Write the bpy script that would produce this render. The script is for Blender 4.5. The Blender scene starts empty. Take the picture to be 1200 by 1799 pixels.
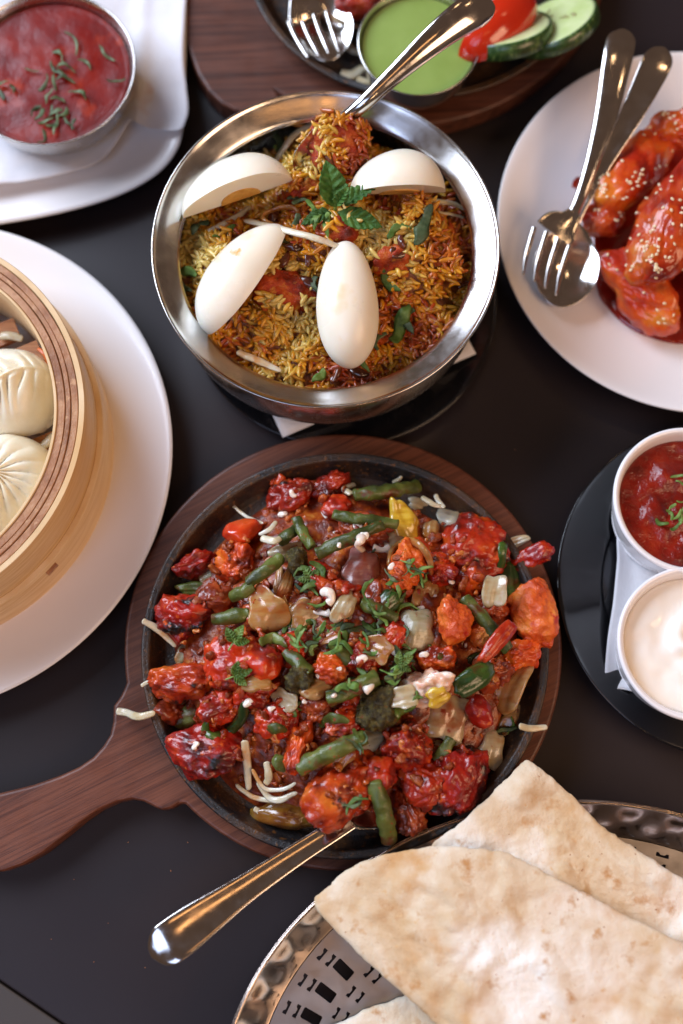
import bpy, bmesh, math, random
import numpy as np
from mathutils import Matrix, Vector

# ------------------------------------------------------------------ camera, world, lights, exposure
F = 2111.0                      # focal length in photo pixels (1200 x 1799)
TAU = math.radians(14.65)       # tilt away from straight down
H = 0.757                       # camera height above the table
CAM = np.array([0.0, -H * math.tan(TAU), H])
FW = np.array([0, math.sin(TAU), -math.cos(TAU)])
UP = np.array([0, math.cos(TAU), math.sin(TAU)])
RT = np.array([1.0, 0, 0])
SC = bpy.context.scene
COL = SC.collection

cd = bpy.data.cameras.new('camera')
cam = bpy.data.objects.new('camera', cd)
COL.objects.link(cam)
cam.location = CAM
cam.rotation_euler = (TAU, 0, 0)
cd.sensor_fit = 'AUTO'
cd.sensor_width = 36
cd.lens = 36 * F / 1799
cd.clip_start = 0.01
cd.clip_end = 50
cd.dof.use_dof = True
cd.dof.focus_distance = 0.712
cd.dof.aperture_fstop = 2.6
SC.camera = cam

wd = bpy.data.worlds.new('World')
SC.world = wd
wd.use_nodes = True
bg = wd.node_tree.nodes['Background']
bg.inputs[0].default_value = (0.43, 0.27, 0.19, 1)
bg.inputs[1].default_value = 0.20


def area(name, loc, target, sx, sy, power, col):
    l = bpy.data.lights.new(name, 'AREA')
    l.shape = 'RECTANGLE'
    l.size = sx
    l.size_y = sy
    l.energy = power
    l.color = col
    o = bpy.data.objects.new(name, l)
    COL.objects.link(o)
    o.location = loc
    o.rotation_euler = (Vector(target) - Vector(loc)).to_track_quat('-Z', 'Y').to_euler()
    return o


area('window_light', (-1.55, 1.05, 1.35), (0, 0, 0), 1.7, 1.3, 86, (0.72, 0.82, 1.0))
area('cool_overhead_panel', (-0.75, -1.0, 1.6), (-.05, -.2, 0), 1.0, .8, 7, (0.52, 0.66, 1.0))  # cool panel added overhead so table and basket floor reflect bluish
area('warm_room_light', (1.2, -0.75, 1.2), (0, 0, 0), 1.0, 0.8, 14, (1.0, 0.64, 0.40))
area('warm_ceiling_lamp', (0.10, -0.22, 1.15), (0, .1, 0), .5, .08, .28, (1.0, 0.46, 0.16))
for i, (x, y, z) in enumerate([(0.35, -0.85, 1.0), (-0.15, -1.1, 1.2), (0.75, 0.55, 1.3), (0.25, 0.9, 1.5), (1.0, -0.2, 1.0)]):
    l = bpy.data.lights.new('pendant_bulb', 'POINT')
    l.energy = 0.9
    l.color = (1.0, 0.60, 0.30)
    l.shadow_soft_size = 0.03
    o = bpy.data.objects.new('pendant_bulb', l)
    COL.objects.link(o)
    o.location = (x, y, z)

SC.view_settings.view_transform = 'Standard'
SC.view_settings.look = 'None'
SC.view_settings.exposure = 0.17
SC.view_settings.gamma = 1.0
SC.view_settings.use_curve_mapping = False
SC.render.engine = 'CYCLES'
SC.cycles.use_denoising = True
SC.cycles.max_bounces = 8
SC.cycles.glossy_bounces = 4
SC.cycles.transmission_bounces = 4
SC.cycles.caustics_reflective = False
SC.cycles.caustics_refractive = False
SC.cycles.sample_clamp_indirect = 4


# ------------------------------------------------------------------ pixel -> place
def P(px, py, z):
    d = FW + RT * (px - 600) / F + UP * (899.5 - py) / F
    return CAM + d * ((z - H) / d[2])


def S(px, py, z):
    d = FW + RT * (px - 600) / F + UP * (899.5 - py) / F
    return (z - H) / d[2] / F


# ------------------------------------------------------------------ noise
_rs = np.random.RandomState(5)
_perm = _rs.permutation(512)
_perm = np.concatenate([_perm, _perm, _perm])
_grad = _rs.normal(size=(512, 3))
_grad /= np.linalg.norm(_grad, axis=1)[:, None]


def noise(p, f=1.0, seed=0):
    p = np.asarray(p, float) * f + np.array([seed * 7.31, seed * 3.17, seed * 5.73])
    i = np.floor(p).astype(int)
    u = p - i
    w = u * u * u * (u * (u * 6 - 15) + 10)
    r = np.zeros(len(p))
    for dx in (0, 1):
        for dy in (0, 1):
            for dz in (0, 1):
                h = _perm[(_perm[(_perm[(i[:, 0] + dx) & 511] + i[:, 1] + dy) & 511] + i[:, 2] + dz) & 511]
                g = _grad[h]
                v = g[:, 0] * (u[:, 0] - dx) + g[:, 1] * (u[:, 1] - dy) + g[:, 2] * (u[:, 2] - dz)
                r += v * (w[:, 0] if dx else 1 - w[:, 0]) * (w[:, 1] if dy else 1 - w[:, 1]) * (w[:, 2] if dz else 1 - w[:, 2])
    return r * 1.5


def fbm(p, f, seed=0, o=3, gain=.5):
    r, a = 0, 1.0
    for k in range(o):
        r = r + a * noise(p, f * 2.03 ** k, seed + k * 11)
        a *= gain
    return r


def n2(x, y, f, seed=0, o=2):
    x = np.atleast_1d(np.asarray(x, float))
    y = np.atleast_1d(np.asarray(y, float))
    return fbm(np.stack([x, y, np.full_like(x, .37)], 1), f, seed, o)


# ------------------------------------------------------------------ materials
def lin(r, g, b):
    def c(v):
        v /= 255.0
        return v / 12.92 if v <= .04045 else ((v + .055) / 1.055) ** 2.4
    return (c(r), c(g), c(b), 1)


def mat(name, ramp, cscale=60, cdetail=3, stretch=(1, 1, 1), rough=.4, rvar=0, metal=0, coat=0, coat_rough=.06,
        spec=.5, sss=0, ssr=(1, .4, .2), ssc=.003, bump=(), over=(), attr=None, trans=0, aniso=0, rnd=True, dist=0., hue=0., coords='Object',
        rot=0., sheen=0, thin=0., bdist=.001):
    m = bpy.data.materials.new(name)
    m.use_nodes = True
    t = m.node_tree
    N, L = t.nodes, t.links
    b = N['Principled BSDF']

    def new(tp, **k):
        n = N.new(tp)
        for a, v in k.items():
            setattr(n, a, v)
        return n
    tc = new('ShaderNodeTexCoord')
    vec = tc.outputs[coords]
    if rnd:
        oi = new('ShaderNodeObjectInfo')
        mu = new('ShaderNodeVectorMath', operation='SCALE')
        mu.inputs[0].default_value = (3.1, 1.7, 2.3)
        L.new(oi.outputs['Random'], mu.inputs[3])
        ad = new('ShaderNodeVectorMath', operation='ADD')
        L.new(vec, ad.inputs[0])
        L.new(mu.outputs[0], ad.inputs[1])
        vec = ad.outputs[0]
    if rot:
        mr = new('ShaderNodeMapping')
        mr.inputs['Rotation'].default_value = (0, 0, rot)
        L.new(vec, mr.inputs[0])
        vec = mr.outputs[0]

    def nz(scale, detail=3, st=(1, 1, 1), ds=0., rgh=.55):
        mp = new('ShaderNodeMapping')
        mp.inputs['Scale'].default_value = st
        L.new(vec, mp.inputs[0])
        n = new('ShaderNodeTexNoise')
        n.inputs['Scale'].default_value = scale
        n.inputs['Detail'].default_value = detail
        n.inputs['Roughness'].default_value = rgh
        n.inputs['Distortion'].default_value = ds
        L.new(mp.outputs[0], n.inputs['Vector'])
        return n.outputs['Fac']
    if isinstance(ramp, tuple):
        ramp = [(0, ramp)]
    if len(ramp) == 1:
        cn = new('ShaderNodeRGB')
        cn.outputs[0].default_value = ramp[0][1]
        col = cn.outputs[0]
    else:
        cr = new('ShaderNodeValToRGB')
        e = cr.color_ramp.elements
        while len(e) < len(ramp):
            e.new(.5)
        for q, (ps, c) in zip(e, ramp):
            q.position = ps
            q.color = c
        L.new(nz(cscale, cdetail, stretch, dist), cr.inputs[0])
        col = cr.outputs[0]
    if attr:
        at = new('ShaderNodeAttribute', attribute_name=attr)
        mx = new('ShaderNodeMix', data_type='RGBA', blend_type='MULTIPLY')
        mx.inputs[0].default_value = 1
        L.new(col, mx.inputs[6])
        L.new(at.outputs['Color'], mx.inputs[7])
        col = mx.outputs[2]
    for ov in over:
        sc, lo, hi, c = ov[:4]
        st = ov[4] if len(ov) > 4 else (1, 1, 1)
        mr = new('ShaderNodeMapRange')
        mr.inputs[1].default_value = lo
        mr.inputs[2].default_value = hi
        L.new(nz(sc, 4, st), mr.inputs[0])
        mx = new('ShaderNodeMix', data_type='RGBA')
        L.new(mr.outputs[0], mx.inputs[0])
        L.new(col, mx.inputs[6])
        mx.inputs[7].default_value = c
        col = mx.outputs[2]
    if hue:
        oi2 = new('ShaderNodeObjectInfo')
        mr = new('ShaderNodeMapRange')
        mr.inputs[3].default_value = 1 - hue
        mr.inputs[4].default_value = 1 + hue
        L.new(oi2.outputs['Random'], mr.inputs[0])
        hs = new('ShaderNodeHueSaturation')
        L.new(mr.outputs[0], hs.inputs['Value'])
        L.new(col, hs.inputs['Color'])
        col = hs.outputs[0]
    L.new(col, b.inputs['Base Color'])
    b.inputs['Metallic'].default_value = metal
    b.inputs['Specular IOR Level'].default_value = spec
    b.inputs['Coat Weight'].default_value = coat
    b.inputs['Coat Roughness'].default_value = coat_rough
    b.inputs['Transmission Weight'].default_value = trans
    b.inputs['Anisotropic'].default_value = aniso
    b.inputs['Sheen Weight'].default_value = sheen
    if sss:
        b.inputs['Subsurface Weight'].default_value = sss
        b.inputs['Subsurface Radius'].default_value = ssr
        b.inputs['Subsurface Scale'].default_value = ssc
    if rvar:
        mr = new('ShaderNodeMapRange')
        mr.inputs[1].default_value = .3
        mr.inputs[2].default_value = .7
        mr.inputs[3].default_value = max(.02, rough - rvar)
        mr.inputs[4].default_value = rough + rvar
        L.new(nz(cscale * 1.7, 4), mr.inputs[0])
        L.new(mr.outputs[0], b.inputs['Roughness'])
    else:
        b.inputs['Roughness'].default_value = rough
    prev = None
    for bp in bump:
        sc, strength = bp[:2]
        st = bp[2] if len(bp) > 2 else (1, 1, 1)
        bn = new('ShaderNodeBump')
        bn.inputs['Strength'].default_value = strength
        bn.inputs['Distance'].default_value = bdist
        L.new(nz(sc, 4, st), bn.inputs['Height'])
        if prev:
            L.new(prev, bn.inputs['Normal'])
        prev = bn.outputs[0]
    if prev:
        L.new(prev, b.inputs['Normal'])
        L.new(prev, b.inputs['Coat Normal'])
    if thin:
        tr = new('ShaderNodeBsdfTranslucent')
        L.new(col, tr.inputs[0])
        ms = new('ShaderNodeMixShader')
        ms.inputs[0].default_value = thin
        L.new(b.outputs[0], ms.inputs[1])
        L.new(tr.outputs[0], ms.inputs[2])
        L.new(ms.outputs[0], N['Material Output'].inputs[0])
    return m


M = {}
M['table'] = mat('table_laminate', [(.3, lin(33, 26, 28)), (.7, lin(39, 31, 33))], 3, rough=.40, rvar=.07, spec=.38, bump=((1500, .03),), rnd=False, over=((2600, .755, .775, lin(96, 90, 86)),))
M['table2'] = mat('table_edge_laminate', lin(62, 54, 48), rough=.45, spec=.5, rnd=False)
M['walnut'] = mat('walnut', [(.25, lin(60, 30, 21)), (.45, lin(94, 52, 36)), (.6, lin(116, 68, 48)), (.78, lin(80, 43, 30))], 42, 6, (.22, 9, 4), rough=.42, rvar=.06, spec=.4,
                  bump=((260, .12, (.4, 12, 6)),), over=((130, .56, .68, lin(58, 32, 26), (.3, 22, 8)), (8, .45, .75, lin(96, 52, 38))), rot=-.46, dist=.6)
M['walnut2'] = mat('walnut_dark', [(.25, lin(50, 26, 19)), (.45, lin(82, 46, 34)), (.6, lin(102, 60, 45)), (.78, lin(68, 37, 27))], 42, 6, (.22, 9, 4), rough=.42, rvar=.06, spec=.4,
                   bump=((260, .12, (.4, 12, 6)),), over=((130, .56, .68, lin(50, 28, 22), (.3, 22, 8)),), rot=-.05, dist=.6)
M['iron'] = mat('cast_iron', [(.3, lin(20, 19, 20)), (.7, lin(34, 32, 33))], 200, rough=.38, rvar=.12, spec=.55, bump=((900, .5), (300, .25)), over=((40, .40, .62, lin(66, 42, 22)), (300, .58, .68, lin(98, 62, 30))))
M['steel'] = mat('stainless_steel', [(.3, (.62, .60, .58, 1)), (.7, (.70, .68, .66, 1))], 40, rough=.2, rvar=.07, metal=1, bump=((500, .02), (60, .02)))
M['steelb'] = mat('brushed_steel', [(.3, (.58, .56, .53, 1)), (.7, (.68, .65, .62, 1))], 60, 4, rough=.25, rvar=.06, metal=1, bump=((220, .05), (1200, .03)))
M['cutlery'] = mat('cutlery_steel', [(.3, (.66, .63, .60, 1)), (.7, (.73, .70, .67, 1))], 90, rough=.13, rvar=.05, metal=1, bump=((160, .03),), over=((2500, .66, .72, (.4, .36, .32, 1)),))
M['perf'] = mat('satin_steel', [(.3, (.50, .48, .46, 1)), (.7, (.60, .58, .56, 1))], 50, rough=.34, rvar=.06, metal=1, bump=((900, .03),))
M['hammer'] = mat('hammered_steel', [(.3, (.66, .56, .50, 1)), (.7, (.74, .62, .55, 1))], 50, rough=.16, rvar=.05, metal=1, bump=((90, .12),))
M['white'] = mat('white_ceramic', [(.3, lin(232, 228, 228)), (.7, lin(238, 234, 233))], 8, rough=.22, spec=.5, coat=.25, coat_rough=.08)
M['blackc'] = mat('black_ceramic', lin(14, 14, 17), rough=.12, spec=.6, coat=.4)
M['paper'] = mat('napkin_paper', [(.3, lin(232, 230, 232)), (.7, lin(242, 240, 241))], 30, rough=.85, spec=.15, bump=((700, .25), (2400, .2)), thin=.2)
M['papers'] = mat('stained_napkin_paper', [(.3, lin(232, 230, 234)), (.7, lin(242, 240, 243))], 30, rough=.85, spec=.15, bump=((700, .25), (60, .3)), thin=.2,
                  over=((18, .6, .72, lin(214, 178, 160)),))
M['chicken'] = mat('red_glazed_chicken', [(.26, lin(66, 10, 3)), (.42, lin(148, 24, 4)), (.56, lin(182, 44, 6)), (.74, lin(206, 94, 18))], 60, 6, rough=.5, rvar=.1, spec=.25, coat=.8, coat_rough=.04,
                   sss=.1, ssr=(1, .3, .1), ssc=.003, bump=((220, .28), (700, .22)), bdist=.0012, hue=.2,
                   over=((45, .54, .68, lin(84, 14, 6)), (70, .59, .69, lin(28, 10, 7)), (110, .58, .70, lin(206, 84, 22)), (420, .69, .74, lin(224, 140, 70))))
M['chickeno'] = mat('orange_glazed_chicken', [(.26, lin(92, 18, 4)), (.42, lin(172, 46, 6)), (.56, lin(202, 76, 12)), (.74, lin(218, 122, 36))], 60, 6, rough=.5, rvar=.1, spec=.25, coat=.8, coat_rough=.04,
                   sss=.1, ssr=(1, .3, .1), ssc=.003, bump=((220, .28), (700, .22)), bdist=.0012, hue=.2,
                   over=((45, .56, .68, lin(96, 16, 6)), (75, .61, .69, lin(36, 12, 8)), (420, .69, .74, lin(228, 150, 80))))
M['chickenc'] = mat('charred_chicken', [(.26, lin(60, 7, 3)), (.42, lin(126, 13, 6)), (.58, lin(158, 24, 7)), (.75, lin(188, 62, 16))], 60, 6, rough=.5, rvar=.1, spec=.25, coat=.8, coat_rough=.04,
                   sss=.1, ssr=(1, .3, .1), ssc=.003, bump=((220, .28), (700, .22)), bdist=.0012, hue=.2,
                   over=((48, .54, .64, lin(78, 11, 7)), (50, .56, .63, lin(15, 8, 7)), (160, .61, .70, lin(208, 88, 26))))
M['orange'] = mat('orange_fried_cauliflower', [(.25, lin(164, 44, 12)), (.45, lin(206, 84, 22)), (.6, lin(220, 112, 34)), (.75, lin(232, 150, 70))], 70, 5, rough=.5, rvar=.1, spec=.3, coat=.5, coat_rough=.07,
                  sss=.2, ssr=(1, .4, .15), ssc=.003, bump=((260, .6), (800, .5)), bdist=.0014, hue=.12, over=((90, .58, .7, lin(176, 34, 12)),))
M['brown'] = mat('dark_glazed_masala', [(.25, lin(56, 16, 6)), (.45, lin(120, 38, 10)), (.6, lin(160, 62, 18)), (.78, lin(182, 104, 38))], 100, 6, rough=.45, rvar=.1, spec=.35, coat=.9, coat_rough=.04,
                 sss=.1, ssc=.002, bump=((220, .3), (700, .25)), bdist=.0012, hue=.2, over=((130, .6, .7, lin(196, 100, 40)),))
M['sauce'] = mat('dark_red_sauce', [(.3, lin(68, 20, 5)), (.48, lin(126, 42, 8)), (.6, lin(158, 72, 18)), (.74, lin(188, 118, 48))], 130, 6, rough=.4, spec=.3, coat=.55, coat_rough=.05, bump=((220, .4), (600, .3)), bdist=.0014)
M['bitsr'] = mat('red_masala_bits', [(.3, lin(108, 26, 5)), (.5, lin(158, 52, 10)), (.7, lin(190, 94, 28))], 160, 4, rough=.45, spec=.3, coat=.7, coat_rough=.06, sss=.15, ssc=.002, bump=((500, .6), (1400, .4)))
M['bitsy'] = mat('golden_onion_bits', [(.3, lin(150, 58, 18)), (.5, lin(186, 96, 34)), (.7, lin(204, 142, 78))], 160, 4, rough=.35, spec=.35, coat=.7, coat_rough=.06, sss=.4, ssc=.003, bump=((500, .5),))
M['bitsb'] = mat('brown_masala_bits', [(.3, lin(88, 28, 8)), (.5, lin(140, 56, 14)), (.7, lin(176, 98, 34))], 160, 4, rough=.45, spec=.3, coat=.5, coat_rough=.06, bump=((500, .6), (1400, .4)))
M['bean'] = mat('green_bean', [(.3, lin(48, 56, 18)), (.5, lin(78, 88, 32)), (.72, lin(112, 120, 54))], 60, 4, (1, 1, 1), rough=.42, rvar=.08, spec=.35, coat=.4, coat_rough=.07, sss=.12, ssr=(.5, 1, .2), ssc=.002,
                bump=((300, .3), (1200, .2)), bdist=.0012, hue=.22, over=((70, .55, .66, lin(98, 44, 16)), (240, .64, .70, lin(140, 54, 20)), (900, .68, .72, lin(170, 170, 110))))
M['pepper'] = mat('green_pepper', [(.3, lin(22, 44, 18)), (.5, lin(46, 76, 26)), (.75, lin(96, 118, 40))], 40, 3, rough=.3, rvar=.05, coat=.5, coat_rough=.1, sss=.1, ssr=(.5, 1, .2), ssc=.002, bump=((200, .35), (700, .2)), hue=.2,
                  over=((70, .58, .7, lin(92, 48, 20)),))
M['olive'] = mat('olive_pepper', [(.3, lin(98, 52, 16)), (.5, lin(132, 84, 26)), (.75, lin(146, 122, 44))], 50, 3, rough=.2, coat=.8, sss=.15, ssc=.002, bump=((250, .3),), over=((80, .55, .68, lin(84, 30, 14)),))
M['redpep'] = mat('red_pepper', [(.3, lin(118, 12, 4)), (.5, lin(158, 22, 6)), (.75, lin(190, 66, 20))], 60, 5, rough=.35, spec=.35, coat=.6, coat_rough=.05, sss=.12, ssc=.002, bump=((220, .3), (700, .3)), over=((80, .56, .68, lin(98, 16, 9)), (200, .62, .7, lin(206, 96, 40))))
M['tomato'] = mat('cooked_tomato', [(.3, lin(176, 40, 14)), (.5, lin(204, 58, 20)), (.75, lin(218, 92, 36))], 50, 3, rough=.18, coat=.8, coat_rough=.06, sss=.2, ssc=.003, bump=((220, .2),))
M['yellow'] = mat('yellow_pepper', [(.3, lin(178, 132, 26)), (.5, lin(206, 166, 46)), (.75, lin(216, 188, 84))], 50, 3, (1, 5, 1), rough=.22, coat=.7, sss=.2, ssr=(1, .7, .2), ssc=.003, bump=((200, .2),), over=((90, .58, .72, lin(150, 84, 20)),))
M['onion'] = mat('translucent_onion', [(.3, lin(206, 168, 112)), (.5, lin(220, 194, 148)), (.72, lin(230, 212, 178))], 60, 3, (1, 4, 1), rough=.3, spec=.4, coat=.7, coat_rough=.05, trans=.45, sss=.35, ssr=(1, .7, .4), ssc=.005, bump=((110, .15, (1, 7, 1)), (400, .12)), hue=.1,
                 over=((50, .55, .72, lin(190, 92, 32)), (130, .64, .72, lin(172, 56, 20))))
M['oniony'] = mat('golden_onion', [(.3, lin(204, 126, 52)), (.5, lin(218, 158, 88)), (.72, lin(228, 188, 132))], 60, 3, (1, 4, 1), rough=.3, spec=.4, coat=.7, coat_rough=.05, trans=.45, sss=.35, ssr=(1, .6, .3), ssc=.005, bump=((110, .15, (1, 7, 1)), (400, .12)), hue=.1,
                  over=((50, .55, .70, lin(178, 62, 20)), (120, .62, .72, lin(150, 40, 16))))
M['onionp'] = mat('pink_onion', [(.3, lin(150, 80, 74)), (.5, lin(174, 108, 98)), (.72, lin(192, 142, 126))], 60, 3, (1, 6, 1), rough=.3, spec=.4, coat=.6, coat_rough=.06, trans=.45, sss=.35, ssr=(1, .5, .4), ssc=.005, bump=((110, .2, (1, 9, 1)), (400, .1)), over=((60, .58, .7, lin(168, 72, 44)), (90, .66, .72, lin(120, 40, 60), (1, 8, 1))))
M['onionw'] = mat('white_onion', [(.3, lin(186, 174, 124)), (.5, lin(206, 198, 158)), (.72, lin(220, 214, 188))], 60, 3, (1, 6, 1), rough=.3, spec=.4, coat=.6, coat_rough=.05, trans=.45, sss=.35, ssr=(1, .8, .5), ssc=.005, bump=((110, .18, (1, 9, 1)), (400, .1)),
                  over=((45, .56, .70, lin(200, 130, 56)), (150, .64, .72, lin(168, 66, 26))))
M['cabbage'] = mat('cabbage_shred', [(.3, lin(204, 180, 132)), (.5, lin(224, 210, 176)), (.7, lin(236, 230, 210))], 60, 3, rough=.3, coat=.3, trans=.15, sss=.4, ssr=(1, .8, .5), ssc=.003, bump=((300, .2), (120, .2, (1, 8, 1))), over=((50, .56, .70, lin(210, 150, 84)),))
M['cream'] = mat('cream', [(.3, lin(232, 206, 186)), (.6, lin(242, 228, 212))], 200, 2, rough=.2, coat=.5, sss=.4, ssr=(1, .7, .5), ssc=.003)
M['creamp'] = mat('pinkish_cream', [(.3, lin(214, 140, 104)), (.5, lin(228, 182, 152)), (.65, lin(240, 222, 204))], 130, 3, rough=.2, coat=.6, sss=.3, ssc=.003, bump=((300, .5),), over=((120, .58, .68, lin(178, 68, 34)),))
M['herb'] = mat('chopped_coriander', [(.3, lin(70, 98, 36)), (.5, lin(104, 136, 60)), (.75, lin(150, 174, 104))], 150, 3, rough=.45, spec=.35, bump=((500, .5),), hue=.35, thin=.3)
M['herbd'] = mat('wilted_mint', [(.3, lin(62, 80, 50)), (.5, lin(88, 106, 70)), (.75, lin(128, 140, 104))], 150, 3, rough=.45, spec=.35, bump=((500, .5),), hue=.35, thin=.25)
M['mint'] = mat('mint_leaf', [(.3, lin(52, 88, 34)), (.5, lin(76, 118, 46)), (.75, lin(112, 150, 70))], 110, 4, rough=.45, spec=.35, bump=((260, 1.0), (900, .4)), bdist=.0016, thin=.3, hue=.12)
M['stem'] = mat('herb_stem', lin(120, 150, 70), rough=.4, sss=.2, ssc=.002)
M['broc'] = mat('broccoli', [(.3, lin(40, 30, 10)), (.5, lin(74, 62, 20)), (.62, lin(104, 92, 34)), (.75, lin(132, 70, 28))], 320, 5, rough=.5, spec=.3, coat=.35, bump=((900, 1.0), (2200, .7)), bdist=.002)
M['rice'] = mat('biryani_rice', [(.3, (.82, .82, .82, 1)), (.7, (1, 1, 1, 1))], 300, 2, rough=.3, spec=.45, coat=.25, coat_rough=.15, sss=.3, ssr=(1, .6, .25), ssc=.002, attr='Col', rnd=False)
M['ricebed'] = mat('biryani_masala', [(.3, lin(62, 26, 10)), (.5, lin(122, 60, 18)), (.7, lin(150, 88, 28))], 160, 5, rough=.4, coat=.3, bump=((350, .8), (900, .5)), bdist=.002, rnd=False)
M['tikka'] = mat('tikka_chicken', [(.28, lin(96, 24, 8)), (.45, lin(158, 46, 12)), (.6, lin(186, 82, 22)), (.75, lin(204, 130, 48))], 100, 6, rough=.55, rvar=.1, spec=.3, coat=.2, coat_rough=.12, sss=.15, ssc=.003, bump=((260, .8), (800, .6)), bdist=.0016, hue=.12,
                 over=((60, .58, .70, lin(82, 18, 10)), (120, .58, .68, lin(200, 128, 44))))
M['fonion'] = mat('fried_onion', [(.3, lin(42, 14, 10)), (.6, lin(92, 42, 22))], 120, 3, rough=.25, coat=.6, hue=.5)
M['fonionl'] = mat('fried_onion_ring', [(.3, lin(122, 72, 28)), (.6, lin(176, 122, 62))], 120, 3, rough=.22, coat=.6, sss=.3, ssc=.002)
M['egg'] = mat('egg_white', [(.3, lin(240, 228, 204)), (.7, lin(246, 238, 220))], 25, 3, rough=.3, rvar=.05, spec=.45, coat=.2, coat_rough=.2, sss=.45, ssr=(1, .75, .5), ssc=.004, bump=((60, .05),), over=((28, .62, .8, lin(232, 200, 140)), (70, .68, .75, lin(222, 170, 92))))
M['yolk'] = mat('egg_yolk', [(.3, lin(190, 128, 46)), (.7, lin(222, 170, 88))], 160, 4, rough=.6, sss=.2, ssc=.002, bump=((500, .7),))
M['naan'] = mat('naan_bread', [(.24, lin(186, 144, 98)), (.38, lin(209, 179, 140)), (.52, lin(222, 201, 171)), (.70, lin(233, 221, 201))], 26, 7, rough=.58, rvar=.12, spec=.25, sss=.12, ssr=(1, .65, .4), ssc=.003, rnd=True, dist=.5,
                bump=((60, .25), (240, .35), (900, .3), (2200, .2)), bdist=.0014, over=((30, .54, .70, lin(206, 162, 110)), (13, .50, .68, lin(243, 238, 228)), (70, .60, .72, lin(192, 142, 90)), (160, .64, .74, lin(214, 176, 128)), (300, .70, .76, lin(160, 104, 58))))
M['bamboo'] = mat('bamboo', [(.3, lin(208, 172, 122)), (.5, lin(222, 190, 144)), (.7, lin(232, 206, 166))], 30, 4, (1, 1, 14), rough=.42, spec=.4, bump=((160, .08, (1, 1, 16)),), over=((9, .5, .75, lin(212, 170, 114)),), rnd=True)
M['bamboot'] = mat('bamboo_cut_edge', [(.28, lin(132, 84, 52)), (.45, lin(164, 112, 74)), (.6, lin(186, 138, 98)), (.75, lin(150, 100, 64))], 60, 6, rough=.55, bump=((300, .5), (900, .3)), over=((30, .54, .72, lin(124, 76, 46)), (220, .6, .7, lin(196, 150, 108))))
M['slat'] = mat('bamboo_slat', [(.3, lin(150, 90, 48)), (.5, lin(182, 118, 68)), (.7, lin(200, 140, 88))], 50, 4, (1, 10, 1), rough=.42, bump=((200, .15, (1, 12, 1)),))
M['dough'] = mat('dumpling_dough', [(.3, lin(228, 210, 176)), (.5, lin(236, 222, 194)), (.7, lin(241, 232, 210))], 40, 3, rough=.35, rvar=.08, spec=.4, coat=.25, coat_rough=.15, sss=.4, ssr=(1, .7, .45), ssc=.004, bump=((200, .12), (800, .1)))
M['carrot'] = mat('carrot_shred', lin(222, 112, 44), rough=.35, sss=.2, ssc=.002)
M['wing'] = mat('sticky_glazed_wing', [(.26, lin(120, 14, 3)), (.43, lin(172, 36, 5)), (.56, lin(198, 76, 10)), (.72, lin(212, 130, 34))], 36, 5, rough=.6, spec=.2, coat=1, coat_rough=.025, sss=.1, ssr=(1, .3, .1), ssc=.003, bump=((90, .28), (260, .2)), bdist=.0016, hue=.12, over=((28, .58, .72, lin(98, 8, 4)),))
M['pool'] = mat('glossy_red_glaze', [(.3, lin(104, 14, 8)), (.7, lin(156, 32, 14))], 60, 3, rough=.1, coat=1, coat_rough=.04, bump=((150, .15),))
M['sesame'] = mat('sesame_seed', lin(236, 214, 176), rough=.4, sss=.2, ssc=.001)
M['curry'] = mat('red_curry', [(.3, lin(92, 8, 4)), (.5, lin(114, 15, 7)), (.7, lin(132, 28, 12))], 45, 5, rough=.3, spec=.28, coat=.1, coat_rough=.1, sss=.1, ssc=.002, bump=((60, .15), (300, .08)), bdist=.002, over=((34, .58, .72, lin(168, 50, 12)), (300, .68, .74, lin(84, 12, 8))))
M['chilli'] = mat('dark_chilli_sauce', [(.3, lin(86, 9, 4)), (.55, lin(132, 24, 8)), (.75, lin(160, 52, 18))], 70, 4, rough=.4, spec=.2, coat=.8, coat_rough=.03, bump=((110, .45), (350, .3)), bdist=.003)
M['mayo'] = mat('mayonnaise', [(.3, lin(244, 234, 220)), (.7, lin(248, 242, 233))], 40, 3, rough=.25, coat=.3, sss=.3, ssr=(1, .85, .7), ssc=.004, bump=((50, .12),))
M['chutney'] = mat('green_chutney', [(.3, lin(132, 156, 76)), (.7, lin(146, 170, 90))], 40, 3, rough=.3, coat=.3, sss=.2, ssr=(.6, 1, .3), ssc=.003, bump=((90, .05),))
M['tomskin'] = mat('tomato_skin', [(.3, lin(190, 34, 14)), (.7, lin(206, 52, 20))], 20, 3, rough=.15, coat=.6, sss=.2, ssc=.003)
M['tomflesh'] = mat('tomato_flesh', [(.3, lin(190, 40, 20)), (.6, lin(212, 80, 44)), (.75, lin(220, 120, 70))], 60, 4, rough=.25, coat=.5, sss=.3, ssc=.003, bump=((150, .4),))
M['cucskin'] = mat('cucumber_skin', [(.3, lin(26, 52, 22)), (.55, lin(54, 84, 38)), (.75, lin(120, 146, 84))], 60, 4, (6, 6, 1), rough=.3, coat=.3, bump=((300, .2),))
M['cucflesh'] = mat('cucumber_flesh', [(.3, lin(186, 202, 128)), (.7, lin(216, 224, 170))], 60, 3, rough=.3, coat=.3, sss=.4, ssr=(.8, 1, .5), ssc=.004, bump=((200, .15),))
M['cucseed'] = mat('cucumber_seed', lin(156, 152, 96), rough=.4)


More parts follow.
